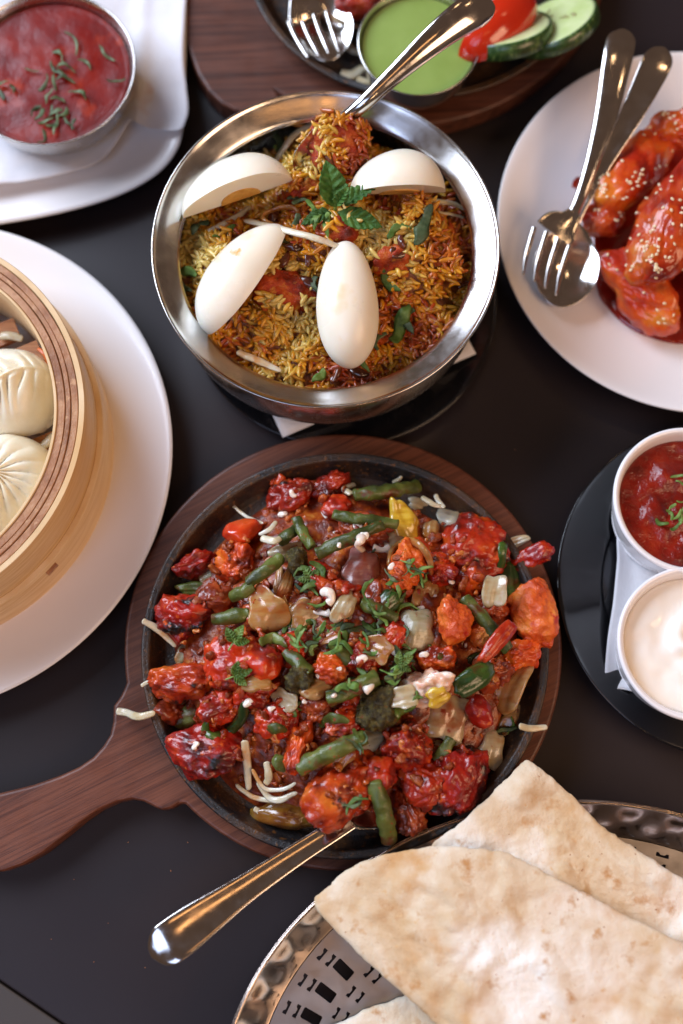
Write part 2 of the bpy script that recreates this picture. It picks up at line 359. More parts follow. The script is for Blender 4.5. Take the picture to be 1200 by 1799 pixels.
# ------------------------------------------------------------------ objects
def mk(name, v, f, m, parent=None, loc=None, smooth=True, mats=None, fm=None):
    v = np.asarray(v, float)
    if loc is None:
        loc = np.array([v[:, 0].mean(), v[:, 1].mean(), v[:, 2].min()])
    loc = np.asarray(loc, float)
    me = bpy.data.meshes.new(name)
    me.from_pydata((v - loc).tolist(), [], f if isinstance(f, list) else f.tolist())
    for q in (mats or [m]):
        me.materials.append(M[q])
    if fm is not None:
        me.polygons.foreach_set('material_index', fm)
    if smooth:
        me.polygons.foreach_set('use_smooth', [True] * len(me.polygons))
    me.update()
    o = bpy.data.objects.new(name, me)
    COL.objects.link(o)
    o.location = loc
    if parent is not None:          # vertices are given in world space: bring them under the parent
        o.parent = parent
        q, w = parent, np.zeros(3)
        while q is not None:
            w = w + np.array(q.location)
            q = q.parent
        o.location = loc - w
    return o


def tag(o, label=None, cat=None, group=None, kind=None):
    if label:
        o['label'] = label
    if cat:
        o['category'] = cat
    if group:
        o['group'] = group
    if kind:
        o['kind'] = kind
    return o


def empty(name, loc, label, cat, group=None):
    o = bpy.data.objects.new(name, None)
    COL.objects.link(o)
    o.location = loc
    o.empty_display_size = .01
    return tag(o, label, cat, group)


def sharp(o, deg=35):
    me = o.data
    bm = bmesh.new()
    bm.from_mesh(me)
    for e in bm.edges:
        if len(e.link_faces) == 2 and e.calc_face_angle(0) > math.radians(deg):
            e.smooth = False
    bm.to_mesh(me)
    bm.free()
    return o


def bevel(o, w, seg=2, ang=35):
    md = o.modifiers.new('bevel', 'BEVEL')
    md.width = w
    md.segments = seg
    md.limit_method = 'ANGLE'
    md.angle_limit = math.radians(ang)
    return o


# ------------------------------------------------------------------ shapes
_ico = {}


def ico(s):
    if s not in _ico:
        bm = bmesh.new()
        bmesh.ops.create_icosphere(bm, subdivisions=s, radius=1)
        v = np.array([x.co[:] for x in bm.verts])
        f = np.array([[x.index for x in q.verts] for q in bm.faces])
        bm.free()
        _ico[s] = (v, f)
    return _ico[s]


def rotz(a):
    c, s = math.cos(a), math.sin(a)
    return np.array([[c, -s, 0], [s, c, 0], [0, 0, 1]])


def roteu(x, y, z):
    return np.array(Matrix.Rotation(z, 3, 'Z') @ Matrix.Rotation(y, 3, 'Y') @ Matrix.Rotation(x, 3, 'X'))


def lump(seed, dims, lobes=6, sub=4, amp=(.0016, .0008, .0004), freq=(110, 280, 700), spread=.45, box=0., cut=.0, crease=0.):
    D, f = ico(sub)
    r = np.random.RandomState(seed)
    rad = []
    for k in range(lobes):
        c = r.uniform(-1, 1, 3) * spread
        rr = r.uniform(.5, .72)
        dc = D @ c
        disc = dc ** 2 - c @ c + rr ** 2
        rad.append(np.where(disc > 0, dc + np.sqrt(np.maximum(disc, 0)), .05))
    if box:
        q = 4.
        a = roteu(*r.uniform(0, 3, 3))
        E_ = np.abs(D @ a)
        rad.append(box * ((E_ ** q).sum(1)) ** (-1 / q))
    rad.append(np.full(len(D), .48))
    rad = np.array(rad)
    k = 9.
    R = np.log(np.exp(k * rad).sum(0)) / k
    if cut:                      # knife-cut facets: intersection of random half spaces, softened
        nr = r.normal(size=(11, 3))
        nr /= np.linalg.norm(nr, axis=1)[:, None]
        hh = r.uniform(.55, .95, 11)
        dd = D @ nr.T
        rp = np.where(dd > .05, hh / np.maximum(dd, .05), 20)
        rp = -np.log(np.exp(-14 * np.minimum(rp, 3)).sum(1)) / 14
        R = R * (1 - cut) + np.minimum(rp, 1.3) * cut
    p = D * R[:, None]
    p = p - (p.max(0) + p.min(0)) / 2
    p = p / np.abs(p).max(0) * np.array(dims)
    n = D / np.array(dims)
    n /= np.linalg.norm(n, axis=1)[:, None]
    d = 0
    for a, q in zip(amp, freq):
        d = d + a * fbm(p, q, seed % 97, 2)
    if crease:                   # torn fibre clefts
        st = p * np.array([.55, 1.25, 1.])
        d = d - crease * np.exp(-(fbm(st, 75, seed % 89 + 3, 2) / .13) ** 2) - crease * .5 * np.exp(-(noise(st, 210, seed % 83) / .16) ** 2)
    return p + n * d[:, None], f


def crspline(c, n):
    c = np.asarray(c, float)
    if len(c) == 2:
        t = np.linspace(0, 1, n)[:, None]
        return c[0] * (1 - t) + c[1] * t
    c = np.vstack([2 * c[0] - c[1], c, 2 * c[-1] - c[-2]])
    k = len(c) - 3
    u = np.linspace(0, k, n)
    i = np.minimum(u.astype(int), k - 1)
    t = (u - i)[:, None]
    a, b, d, e = c[i], c[i + 1], c[i + 2], c[i + 3]
    return .5 * (2 * b + (d - a) * t + (2 * a - 5 * b + 4 * d - e) * t ** 2 + (3 * b - a - 3 * d + e) * t ** 3)


def frames(p, up=(0, 0, 1)):
    T = np.gradient(p, axis=0)
    T /= np.linalg.norm(T, axis=1)[:, None] + 1e-12
    B = np.cross(np.asarray(up, float), T)
    bad = np.linalg.norm(B, axis=1) < .05
    B[bad] = [1, 0, 0]
    B /= np.linalg.norm(B, axis=1)[:, None] + 1e-12
    N = np.cross(T, B)
    return T, B, N


def gridfaces(n, m, wrap=True):
    f = []
    for i in range(n - 1):
        for j in range(m if wrap else m - 1):
            k = (j + 1) % m
            f.append((i * m + j, i * m + k, (i + 1) * m + k, (i + 1) * m + j))
    return f


def tube(ctrl, rad, n=20, m=10, flat=1., up=(0, 0, 1), cap=.12, twist=0., nz=0., seed=0):
    """rad: number or list per control point (half width); flat: height/width"""
    ctrl = np.asarray(ctrl, float)
    rad = np.full(len(ctrl), rad, float) if np.isscalar(rad) else np.asarray(rad, float)
    q = crspline(np.hstack([ctrl, rad[:, None]]), n)
    if cap:
        s = (1 - np.cos(np.linspace(0, math.pi, n))) / 2
        q = crspline(np.hstack([ctrl, rad[:, None]]), 200)
        idx = s * 199
        q = np.stack([np.interp(idx, np.arange(200), q[:, k]) for k in range(4)], 1)
    else:
        s = np.linspace(0, 1, n)
    p, r = q[:, :3], np.maximum(q[:, 3], 1e-5)
    if cap:
        e = np.minimum(s, 1 - s) / cap
        r = r * np.sqrt(np.clip(1 - (1 - np.minimum(e, 1)) ** 2, .0004, 1))
    T, B, N = frames(p, up)
    a = np.linspace(0, 2 * math.pi, m, endpoint=False)[None, :] + (np.linspace(0, twist, n)[:, None])
    # flat section, twisted about the axis
    th = np.linspace(0, 2 * math.pi, m, endpoint=False)
    x, y = np.cos(th), np.sin(th) * flat
    tw = np.linspace(0, twist, n)[:, None]
    X = x[None] * np.cos(tw) - y[None] * np.sin(tw)
    Y = x[None] * np.sin(tw) + y[None] * np.cos(tw)
    v = p[:, None, :] + r[:, None, None] * (X[..., None] * B[:, None, :] + Y[..., None] * N[:, None, :])
    v = v.reshape(-1, 3)
    if nz:
        v = v + np.stack([noise(v, 180, seed + k) for k in range(3)], 1) * nz
    f = gridfaces(n, m)
    v = np.vstack([v, p[0], p[-1]])
    for j in range(m):
        f.append((n * m, (j + 1) % m, j))
        f.append((n * m + 1, (n - 1) * m + j, (n - 1) * m + (j + 1) % m))
    return v, f


def blade(ctrl, half, thick, camber, n=40, m=12, up=(0, 0, 1), r0=0., r1=0.):
    """cutlery sweep: per control half width, thickness, camber (edge lift, + is concave up); r0, r1: share of the length that rounds off"""
    ctrl = np.asarray(ctrl, float)
    k = len(ctrl)
    half, thick, camber = [np.full(k, x, float) if np.isscalar(x) else np.asarray(x, float) for x in (half, thick, camber)]
    q = crspline(np.hstack([ctrl, half[:, None], thick[:, None], camber[:, None]]), 400)
    ln = np.concatenate([[0], np.cumsum(np.linalg.norm(np.diff(q[:, :3], axis=0), axis=1))])
    ln /= ln[-1]
    s = (1 - np.cos(np.linspace(0, math.pi, n))) / 2
    q = np.stack([np.interp(s, ln, q[:, j]) for j in range(6)], 1)
    e = np.ones(n)
    if r0:
        e = e * np.sqrt(np.clip(1 - np.clip(1 - s / r0, 0, 1) ** 2, 0, 1))
    if r1:
        e = e * np.sqrt(np.clip(1 - np.clip(1 - (1 - s) / r1, 0, 1) ** 2, 0, 1))
    p, w, th, cb = q[:, :3], np.maximum(q[:, 3] * e, 2e-4), np.maximum(q[:, 4], 2e-4), q[:, 5] * e ** 2
    T, B, N = frames(p, up)
    u = np.sin(np.linspace(-math.pi / 2, math.pi / 2, m))
    ed = np.sqrt(np.clip(1 - np.abs(u) ** 5, .02, 1))
    rows = []
    for sgn, uu in ((1, u), (-1, u[::-1])):
        z = cb[:, None] * uu[None] ** 2 + sgn * th[:, None] / 2 * (ed if sgn > 0 else ed[::-1])[None]
        rows.append(p[:, None] + w[:, None, None] * uu[None, :, None] * B[:, None] + z[..., None] * N[:, None])
    v = np.concatenate(rows, 1).reshape(-1, 3)
    mm = 2 * m
    f = gridfaces(n, mm)
    v = np.vstack([v, p[0], p[-1]])
    for j in range(mm):
        f.append((n * mm, (j + 1) % mm, j))
        f.append((n * mm + 1, (n - 1) * mm + j, (n - 1) * mm + (j + 1) % mm))
    return v, f


def lathe(prof, c, seg=96, wob=0., seed=0, ry=1., rot=0.):
    prof = np.asarray(prof, float)
    th = np.linspace(0, 2 * math.pi, seg, endpoint=False)
    r = np.maximum(prof[:, 0], 1e-5)[:, None] * np.ones(seg)[None]
    x, y = r * np.cos(th), r * np.sin(th) * ry
    z = prof[:, 1][:, None] * np.ones(seg)[None]
    v = np.stack([x, y, z], 2).reshape(-1, 3)
    if rot:
        v = v @ rotz(rot).T
    if wob:
        v[:, 2] += wob * noise(v, 25, seed)
        k = 1 + wob * 8 * noise(v, 18, seed + 3)
        v[:, :2] *= k[:, None]
    return v + np.array([c[0], c[1], 0]), [t[::-1] for t in gridfaces(len(prof), seg)]


def smooth_prof(pts, n=60):
    return crspline(pts, n)


def pillow(out, center, rings, T, zf, edge=6, minT=.08, power=1., both=True):
    """closed slab over an outline (N,2); zf(x,y,t)->mid height; T thickness"""
    out = np.asarray(out, float)
    n = len(out)
    t = np.linspace(0, 1, rings + 1)[1:] ** power
    c = np.asarray(center, float)
    xy = c[None, None] + (out - c)[None] * t[:, None, None]
    xy = np.vstack([c[None], xy.reshape(-1, 2)])
    tt = np.concatenate([[0], np.repeat(t, n)])
    th = T * np.maximum(np.sqrt(np.clip(1 - tt ** edge, 0, 1)), minT)
    z = zf(xy[:, 0], xy[:, 1], tt)
    top = np.column_stack([xy, z + th / 2])
    bot = np.column_stack([xy, z - th / 2])
    f = []
    K = len(top)
    for j in range(n):
        k = (j + 1) % n
        f.append((0, 1 + j, 1 + k))
        f.append((K, K + 1 + k, K + 1 + j))
        for i in range(rings - 1):
            a, b = 1 + i * n, 1 + (i + 1) * n
            f.append((a + j, b + j, b + k, a + k))
            f.append((K + a + j, K + a + k, K + b + k, K + b + j))
        a = 1 + (rings - 1) * n
        f.append((a + j, K + a + j, K + a + k, a + k))
    v = np.vstack([top, bot])
    s = 0.0
    o2 = np.roll(out, -1, 0)
    if (out[:, 0] * o2[:, 1] - o2[:, 0] * out[:, 1]).sum() < 0:
        f = [q[::-1] for q in f]
    return v, f


def smooth_outline(pts, n):
    pts = np.asarray(pts, float)
    L = np.vstack([pts[-1:], pts, pts[:2]])
    k = len(pts)
    u = np.linspace(0, k, n, endpoint=False)
    i = u.astype(int)
    t = (u - i)[:, None]
    a, b, d, e = L[i], L[i + 1], L[i + 2], L[(i + 3) % len(L)]
    return .5 * (2 * b + (d - a) * t + (2 * a - 5 * b + 4 * d - e) * t ** 2 + (3 * b - a - 3 * d + e) * t ** 3)


def superell(a, b, n=40, q=2.6, seed=0, wob=.06):
    th = np.linspace(0, 2 * math.pi, n, endpoint=False)
    c, s = np.cos(th), np.sin(th)
    r = (np.abs(c) ** q + np.abs(s) ** q) ** (-1 / q)
    r = r * (1 + wob * 2 * noise(np.stack([c, s, np.zeros(n)], 1), 1.3, seed))
    return np.stack([a * r * c, b * r * s], 1)


def petal(seed, a, b, T=.0022, R1=.03, R2=.02, q=2.4, taper=0., wob=.19):
    """curved vegetable shell, half length a, half width b, bent over radii R1 (length) R2 (width)"""
    o = superell(a, b, 36, q, seed, wob)
    if taper:
        o[:, 1] *= 1 - taper * (o[:, 0] / a)
    r = np.random.RandomState(seed)
    return pillow(o, (0, 0), 9, T, lambda x, y, t: -x * x / (2 * R1) - y * y / (2 * R2) + .0026 * n2(x, y, 60, seed, 2) + .00022 * np.sin(y / b * 9 + 2 * n2(x, y, 50, seed + 4, 1)) , 8, .35)


def put(vf, R, p):
    v, f = vf
    return v @ np.asarray(R).T + np.asarray(p), f


def px_poly(pts, z):
    return np.array([P(x, y, z)[:2] for x, y in pts])


rng = random.Random(11)


# ================================================================== SETTING: table
bx = lambda x0, x1, y0, y1, z0, z1: (np.array([(x, y, z) for z in (z0, z1) for x, y in ((x0, y0), (x1, y0), (x1, y1), (x0, y1))]),
                                     [(3, 2, 1, 0), (4, 5, 6, 7), (0, 1, 5, 4), (1, 2, 6, 5), (2, 3, 7, 6), (3, 0, 4, 7)])


def prism(pts, z0, z1):
    pts = np.asarray(pts, float)
    n = len(pts)
    o2 = np.roll(pts, -1, 0)
    if (pts[:, 0] * o2[:, 1] - o2[:, 0] * pts[:, 1]).sum() < 0:
        pts = pts[::-1]
    v = np.vstack([np.column_stack([pts, np.full(n, z0)]), np.column_stack([pts, np.full(n, z1)])])
    f = [tuple(range(n))[::-1], tuple(range(n, 2 * n))] + [(j, (j + 1) % n, n + (j + 1) % n, n + j) for j in range(n)]
    return v, f


e0, e1 = P(0, 1723, 0)[:2], P(112, 1799, 0)[:2]          # the edge of the table, lower left corner
ed = (e1 - e0) / np.linalg.norm(e1 - e0)
en = np.array([-ed[1], ed[0]])                            # points onto the table
A, B = e0 - ed * .9, e0 + ed * 1.6
tv, tf = prism([A, B, B + en * 1.7, A + en * 1.7], -.03, 0)
tag(bevel(mk('table', tv, tf, 'table', smooth=False), .0012), kind='structure')
A2, B2 = A - en * .0012, B - en * .0012
tv, tf = prism([A2, B2, B2 - en * .8, A2 - en * .8], -.03, -.0006)
tag(bevel(mk('neighbouring_table', tv, tf, 'table2', smooth=False), .001), kind='structure')

# ================================================================== cutlery builders
def spoon(name, label, pts, wid, bowl_pts, bowl_w, bowl_depth, up=(0, 0, 1), cat='spoon', hcam=-.0012, th=.0022):
    t = empty(name, pts[0], label, cat)
    mk('handle', *blade(pts, wid, th, hcam, 70, 12, up, r0=.10), 'cutlery', t)
    mk('bowl', *blade(bowl_pts, bowl_w, .0014, bowl_depth, 50, 18, up, r1=.42), 'cutlery', t)
    return t


def fork(name, label, pts, wid, head, head_w, tines, up=(0, 0, 1), group=None):
    t = empty(name, pts[0], label, 'fork')
    mk('handle', *blade(pts, wid, .0022, -.001, 70, 12, up, r0=.07), 'cutlery', t)
    mk('head', *blade(head, head_w, .0018, .0012, 24, 12, up), 'cutlery', t)
    for q in tines:
        mk('tine', *blade(q, [.0016, .0017, .0015, .0007], .0016, 0, 16, 6, up), 'cutlery', t)
    return t


# ================================================================== steel bowl of biryani
BC = P(572, 428, .088)
BX, BY = BC[0], BC[1]
tag(mk('black_underplate', *lathe(smooth_prof([(0, .002), (.06, .002), (.078, .003), (.098, .008), (.1035, .0105), (.1045, .0112), (.1035, .0118), (.095, .0098), (.08, .0072), (.05, .0066), (0, .0066)], 70), (BX + .010, BY - .001)), 'blackc'),
    'glossy black plate underneath the steel biryani bowl', 'plate')
na, nb = P(497, 769, .0135)[:2], P(836, 622, .0135)[:2]
nd = nb - na
npx = np.array([-nd[1], nd[0]])
nout = np.array([na, (na + nb) / 2, nb, nb + npx * .5, nb + npx, (na + nb) / 2 + npx, na + npx, na + npx * .5])
nout = np.array([nout[i] + (nout[(i + 1) % 8] - nout[i]) * k / 8 for i in range(8) for k in range(8)])
tag(mk('paper_napkin', *pillow(nout, na + (nd + npx) / 2, 14, .0006, lambda x, y, t: .0132 + .0006 * t + .0004 * n2(x, y, 40), 40, .5), 'paper'),
    'white paper napkin corner sticking out under the steel biryani bowl', 'napkin')

bowl = empty('biryani_bowl', (BX, BY, .017), 'large wide-rimmed stainless steel bowl filled with egg biryani', 'bowl')
outer = smooth_prof([(.0, .0150), (.055, .0150), (.079, .0185), (.0950, .030), (.1015, .047), (.1005, .064), (.0945, .0765), (.0925, .079)], 44)
inner = smooth_prof([(.0905, .0785), (.0920, .0755), (.0985, .064), (.0995, .047), (.093, .032), (.077, .0205), (.05, .0172), (0, .0172)], 44)
mk('body', *lathe(np.vstack([outer, inner]), BC, 128), 'steelb', bowl)
lip = smooth_prof([(.0905, .0785), (.0925, .0805), (.098, .0838), (.1035, .0870), (.1052, .0884), (.1062, .0886), (.1066, .0878), (.1058, .0868), (.1030, .0850), (.0975, .0818), (.0930, .0785)], 60)
mk('rim', *lathe(lip, BC, 160), 'steel', bowl)


def mound_b(x, y):
    """top of the rice"""
    x = np.asarray(x, float); y = np.asarray(y, float)
    dx, dy = x - BX, y - BY
    r = np.hypot(dx, dy)
    base = .064 - .07 * np.clip(dy, 0, 1) - .035 * np.clip(-dx, 0, .06) + .010 * np.clip(1 - (r / .085) ** 2, 0, 1)
    def hump(px, py, h, s):
        c = P(px, py, .09)
        return h * np.exp(-((x - c[0]) ** 2 + (y - c[1]) ** 2) / (s * s))
    return base + hump(585, 275, .034, .023) + hump(735, 420, .026, .026) + hump(560, 410, .020, .030) + hump(390, 440, .012, .026) + hump(500, 560, .008, .022) - hump(440, 270, .018, .02)


def onb(px, py, dz=0.):
    z = .08
    for _ in range(5):
        p = P(px, py, z)
        z = float(mound_b(p[0], p[1])) + dz
    return P(px, py, z)


RB = .0955
th = np.linspace(0, 2 * math.pi, 96, endpoint=False)
bed = np.stack([BX + RB * np.cos(th), BY + RB * np.sin(th)], 1)
v, f = pillow(bed, (BX, BY), 60, .001, lambda x, y, t: mound_b(x, y) - .0035 + .0085 * n2(x, y, 48, 3, 3) - .02 * np.clip(t - .93, 0, 1), 30, .3)
tag(mk('rice_bed', v, f, 'ricebed'), 'orange brown spiced masala under the rice grains in the steel bowl', 'biryani', kind='stuff')

# chicken in the biryani
BSEAT = []


def bchunk(px, py, w, h, ang, thick, label, mt='tikka', lift=0., seed=0, box=.6):
    p = onb(px, py, lift)
    k = S(px, py, p[2]) / 2
    v, f = put(lump(seed + 400, (w * k, h * k, thick / 2), 7, 4, (.002, .0013, .0008), (120, 320, 800), .5, box, .55, .0018), rotz(math.radians(ang)), p)
    BSEAT.append(v)
    return tag(mk('chicken_chunk', v, f, mt), label, 'chicken', 'chicken chunks in the biryani')


bchunk(585, 258, 118, 110, 60, .034, 'tall orange chicken chunk at the back of the biryani by the spoon', lift=-.004, seed=1)
bchunk(622, 246, 56, 50, 20, .022, 'small red chicken nub where the spoon enters the rice', lift=.002, seed=2)
bchunk(728, 378, 66, 56, 30, .026, 'bright red chicken tip poking up beside the right egg wedge', lift=.000, seed=3)
bchunk(585, 410, 95, 55, 0, .022, 'red chicken chunk under the mint sprig', lift=-.003, seed=4)
bchunk(500, 515, 125, 85, -15, .030, 'orange curled chicken piece between the two lower egg wedges', lift=-.002, seed=5)
bchunk(700, 462, 90, 80, 40, .026, 'browned chicken chunk half buried in rice on the right of the long egg', lift=-.006, seed=6)
bchunk(650, 590, 70, 40, 0, .016, 'orange chicken scrap in the rice below the long egg', lift=-.003, seed=7)
bchunk(535, 330, 70, 50, 20, .022, 'red chicken chunk half covered by rice behind the mint sprig', lift=-.003, seed=8)
bchunk(770, 470, 70, 60, 10, .022, 'orange chicken chunk against the right wall of the bowl', lift=-.005, seed=9)
bchunk(470, 455, 60, 46, 40, .018, 'dark red chicken chunk tucked beside the left egg wedge', lift=-.002, seed=10)


# rice grains: uncountable, one mesh
gr = np.random.RandomState(3)
NG = 4300
gu = []
while len(gu) < NG:
    a, r = gr.uniform(0, 2 * math.pi), RB * .985 * math.sqrt(gr.uniform(0, 1))
    gu.append((BX + r * math.cos(a), BY + r * math.sin(a)))
gu = np.array(gu)
zs = mound_b(gu[:, 0], gu[:, 1]) - .0035 + .0085 * n2(gu[:, 0], gu[:, 1], 48, 3, 3)
ct_ = np.vstack(BSEAT)
for i in range(NG):            # some of the rice clings to the chicken
    d2 = (ct_[:, 0] - gu[i, 0]) ** 2 + (ct_[:, 1] - gu[i, 1]) ** 2
    nr = ct_[d2 < .0018 ** 2]
    if len(nr) and nr[:, 2].max() > zs[i] and noise(np.array([[gu[i, 0], gu[i, 1], .7]]), 90, 6)[0] > .08:
        zs[i] = nr[:, 2].max() - .0006
gl = 9
gm = 6
VV, FF, CC = [], [], []
s = np.linspace(-1, 1, gl)
pr_ = np.sqrt(np.clip(1 - np.abs(s) ** 2.6, .03, 1))
a6 = np.linspace(0, 2 * math.pi, gm, endpoint=False)
fbase = np.array(gridfaces(gl, gm))
cap = [(0, 5, 4, 3, 2, 1)[::1], tuple((gl - 1) * gm + k for k in range(gm))]
cols = [lin(218, 158, 48), lin(206, 128, 30), lin(226, 180, 74), lin(192, 100, 28), lin(170, 68, 22), lin(230, 196, 108), lin(220, 150, 28)]
off = 0
for i in range(NG):
    L_ = gr.uniform(.0036, .0056)
    rr = gr.uniform(.00125, .00165)
    bend = gr.uniform(-.0014, .0014) * 1.5
    x = s * L_
    yc = bend * s ** 2
    ring = np.stack([np.repeat(x, gm), np.repeat(yc, gm) + np.outer(pr_, np.cos(a6)).ravel() * rr, np.outer(pr_, np.sin(a6)).ravel() * rr], 1)
    R = roteu(gr.uniform(0, 6.3), gr.normal(0, .30), gr.uniform(0, 6.3))
    VV.append(ring @ R.T + np.array([gu[i, 0], gu[i, 1], zs[i] + gr.uniform(.0003, .0026)]))
    FF.append(fbase + off)
    off += gl * gm
    # grains differ in how much saffron and masala they took up, in drifts through the pot
    d = 1.5 * noise(np.array([[gu[i, 0], gu[i, 1], .2]]), 26, 4)[0] + gr.normal(0, .25) - (gu[i, 0] - BX) * 2.4 + .12
    k = int(np.clip(3 - d * 4.5, 0, 6))
    order = [5, 2, 0, 6, 1, 3, 4]
    c = np.array(cols[order[k]]) * gr.uniform(.85, 1.1)
    c[3] = 1
    CC.append(np.tile(c, (gl * gm, 1)))
VV = np.vstack(VV)
ro = mk('rice_grains', VV, np.vstack(FF), 'rice')
ca = ro.data.color_attributes.new('Col', 'FLOAT_COLOR', 'POINT')
ca.data.foreach_set('color', np.vstack(CC).ravel())
tag(ro, 'yellow and orange long grain biryani rice heaped in the steel bowl', 'rice', kind='stuff')


# egg wedges
def egg(pa, pb, outv, half_ang, R, label, yolk=True):
    pa, pb, outv = [np.asarray(q, float) for q in (pa, pb, outv)]
    ax = pb - pa
    L_ = np.linalg.norm(ax)
    ax /= L_
    o_ = outv - ax * (outv @ ax)
    o_ /= np.linalg.norm(o_)
    sd = np.cross(ax, o_)
    base = np.array([(pa + pb)[0] / 2, (pa + pb)[1] / 2, min(pa[2], pb[2])])
    t = empty('egg_wedge', base, label, 'egg', 'boiled egg wedges on the biryani')
    n, m = 40, 22
    s = (1 - np.cos(np.linspace(0, math.pi, n))) / 2
    prof = R * np.sqrt(np.clip(1 - (2 * s - 1) ** 2, 0, 1)) * (1 + .13 * (2 * s - 1)) + 1e-5
    an = np.linspace(-half_ang, half_ang, m)
    rows = []
    for si, pi_ in zip(s, prof):
        c = pa + ax * L_ * si
        arc = [c + pi_ * (math.cos(a) * o_ + math.sin(a) * sd) for a in an]
        # cut faces: straight from the rim of the arc back to the axis
        l1 = [arc[-1] + (c - arc[-1]) * q for q in (.03, .33, .66, 1)]
        l2 = [c + (arc[0] - c) * q for q in (.33, .66, .97)]
        rows.append(arc + l1 + l2)
    mm = len(rows[0])
    v = np.array(rows).reshape(-1, 3)
    v = v + .00035 * np.stack([noise(v, 60, k) for k in range(3)], 1)
    o = mk('egg_white', v, gridfaces(n, mm), 'egg', t)
    me = o.data
    sharp(o, 45)
    if yolk:
        for sg in (1, -1):
            dv = math.cos(half_ang) * o_ + sg * math.sin(half_ang) * sd
            nrm = np.cross(ax, dv) * sg
            c = pa + ax * L_ * .53
            th = np.linspace(0, math.pi, 24)
            pts = [c + R * .48 * (math.cos(q) * ax * 1.05 + math.sin(q) * dv) for q in th]
            top = [q + nrm * .0006 for q in pts]
            bot = [q - nrm * .001 for q in pts]
            k = len(pts)
            vv = np.array(top + bot)
            ff = [tuple(range(k)) if sg > 0 else tuple(range(k))[::-1], tuple(range(k, 2 * k))] + [(j, (j + 1) % k, k + (j + 1) % k, k + j) for j in range(k)]
            mk('yolk', vv, ff, 'yolk', t, smooth=False)
    return t


def above(p, dz):
    return np.asarray(p) + np.array([0, 0, dz])


egg(P(322, 384, .083), P(514, 318, .090), (-.12, .80, .58), 1.02, .0255, 'egg wedge at the back left with its cut side and yolk showing')
egg(P(614, 342, .092), P(781, 338, .086), (.0, .62, .78), 1.0, .0262, 'domed egg wedge beside the mint sprig at the back right')
egg(P(500, 400, .089), P(366, 588, .078), (-.42, .14, .9), 1.02, .0235, 'slanting smooth egg wedge on the left front of the rice')
egg(P(606, 424, .094), P(616, 648, .078), (-.05, -.05, 1), 1.2, .0198, 'upright long oval egg wedge in the front middle of the rice')


# ginger sticks
def sticks(lst, name, label, cat, group, mt, zf, r=.0014, flat=.42, thin=1.):
    for k, item in enumerate(lst):
        pts = item[0]
        dz = item[1]
        rr = (item[2] if len(item) > 2 else r) * thin
        c = [zf(x, y, d) for (x, y), d in zip(pts, dz)]
        n = len(c)
        tag(mk(name, *tube(c, [rr * .9] + [rr] * (n - 2) + [rr * .7], 22, 8, flat, cap=.06, nz=.0004, seed=k), mt), label if isinstance(label, str) else label[k], cat, group)


sticks([([(576, 208), (520, 235), (490, 275), (478, 296)], [.012, .010, .006, .004], .0022),
        ([(428, 386), (500, 404), (560, 420), (602, 436)], [.006, .012, .012, .010], .0022),
        ([(365, 408), (410, 385), (440, 362)], [.003, .004, .004], .0022),
        ([(752, 350), (795, 358), (818, 368)], [.006, .006, .003], .0016),
        ([(770, 372), (800, 378), (815, 384)], [.005, .004, .002], .0010),
        ([(722, 230), (735, 250), (742, 275)], [.020, .012, .006], .0020),
        ([(416, 618), (450, 632), (494, 652)], [.006, .006, .005], .0024)],
       'ginger_stick', ['long pale ginger stick curving over the back of the biryani', 'long pale ginger stick lying across to the upright egg', 'pale ginger stick under the back left egg wedge',
                        'thin ginger stick trailing from the domed egg', 'hair-thin ginger sliver beside the red chicken tip', 'ginger stick standing against the back wall of the bowl', 'ginger stick lying along the front rim of the bowl'],
       'ginger', 'ginger sticks on the biryani', 'cabbage', onb)


# herb shreds
def shred(p, ln, wd, mt, label, group, seed, name='herb_shred', cat='herb'):
    r = np.random.RandomState(seed)
    a = r.uniform(0, 6.28)
    d = np.array([math.cos(a), math.sin(a), 0])
    e = np.array([-d[1], d[0], 0])
    k = r.uniform(-.35, .35)
    pts = [np.asarray(p) + d * ln * (q - .5) + e * ln * k * (4 * (q - .5) ** 2 - .5) + np.array([0, 0, ln * r.uniform(-.10, .16)]) for q in (0, .35, .7, 1)]
    v, f = tube(pts, [wd * r.uniform(.3, 1.1), wd * r.uniform(.7, 1.5), wd * r.uniform(.5, 1.5), wd * r.uniform(.2, .7)], 18, 6, .10, cap=.08, twist=r.uniform(-.9, .9), nz=.0013, seed=seed % 50)
    return tag(mk(name, v, f, mt), label, cat, group)


for k, (x, y, ln) in enumerate([(498, 420, 40), (545, 372, 50), (530, 355, 36), (560, 385, 44), (520, 390, 36), (395, 408, 46), (350, 400, 40), (600, 378, 40), (487, 250, 46), (495, 262, 30), (520, 340, 36), (700, 405, 46), (745, 395, 80),
                                (685, 495, 50), (505, 530, 46), (480, 520, 34), (555, 500, 34), (705, 570, 80), (720, 565, 50), (640, 640, 34), (665, 600, 40), (330, 480, 36), (328, 505, 30), (560, 660, 36), (600, 352, 36), (575, 395, 44)]):
    p = onb(x, y, .0045)
    shred(p, ln * S(x, y, .09), .0019 if ln < 60 else .0034, 'herb' if k % 2 else 'herbd', 'dark green chopped herb shred scattered on the biryani', 'herb shreds on the biryani', 900 + k)

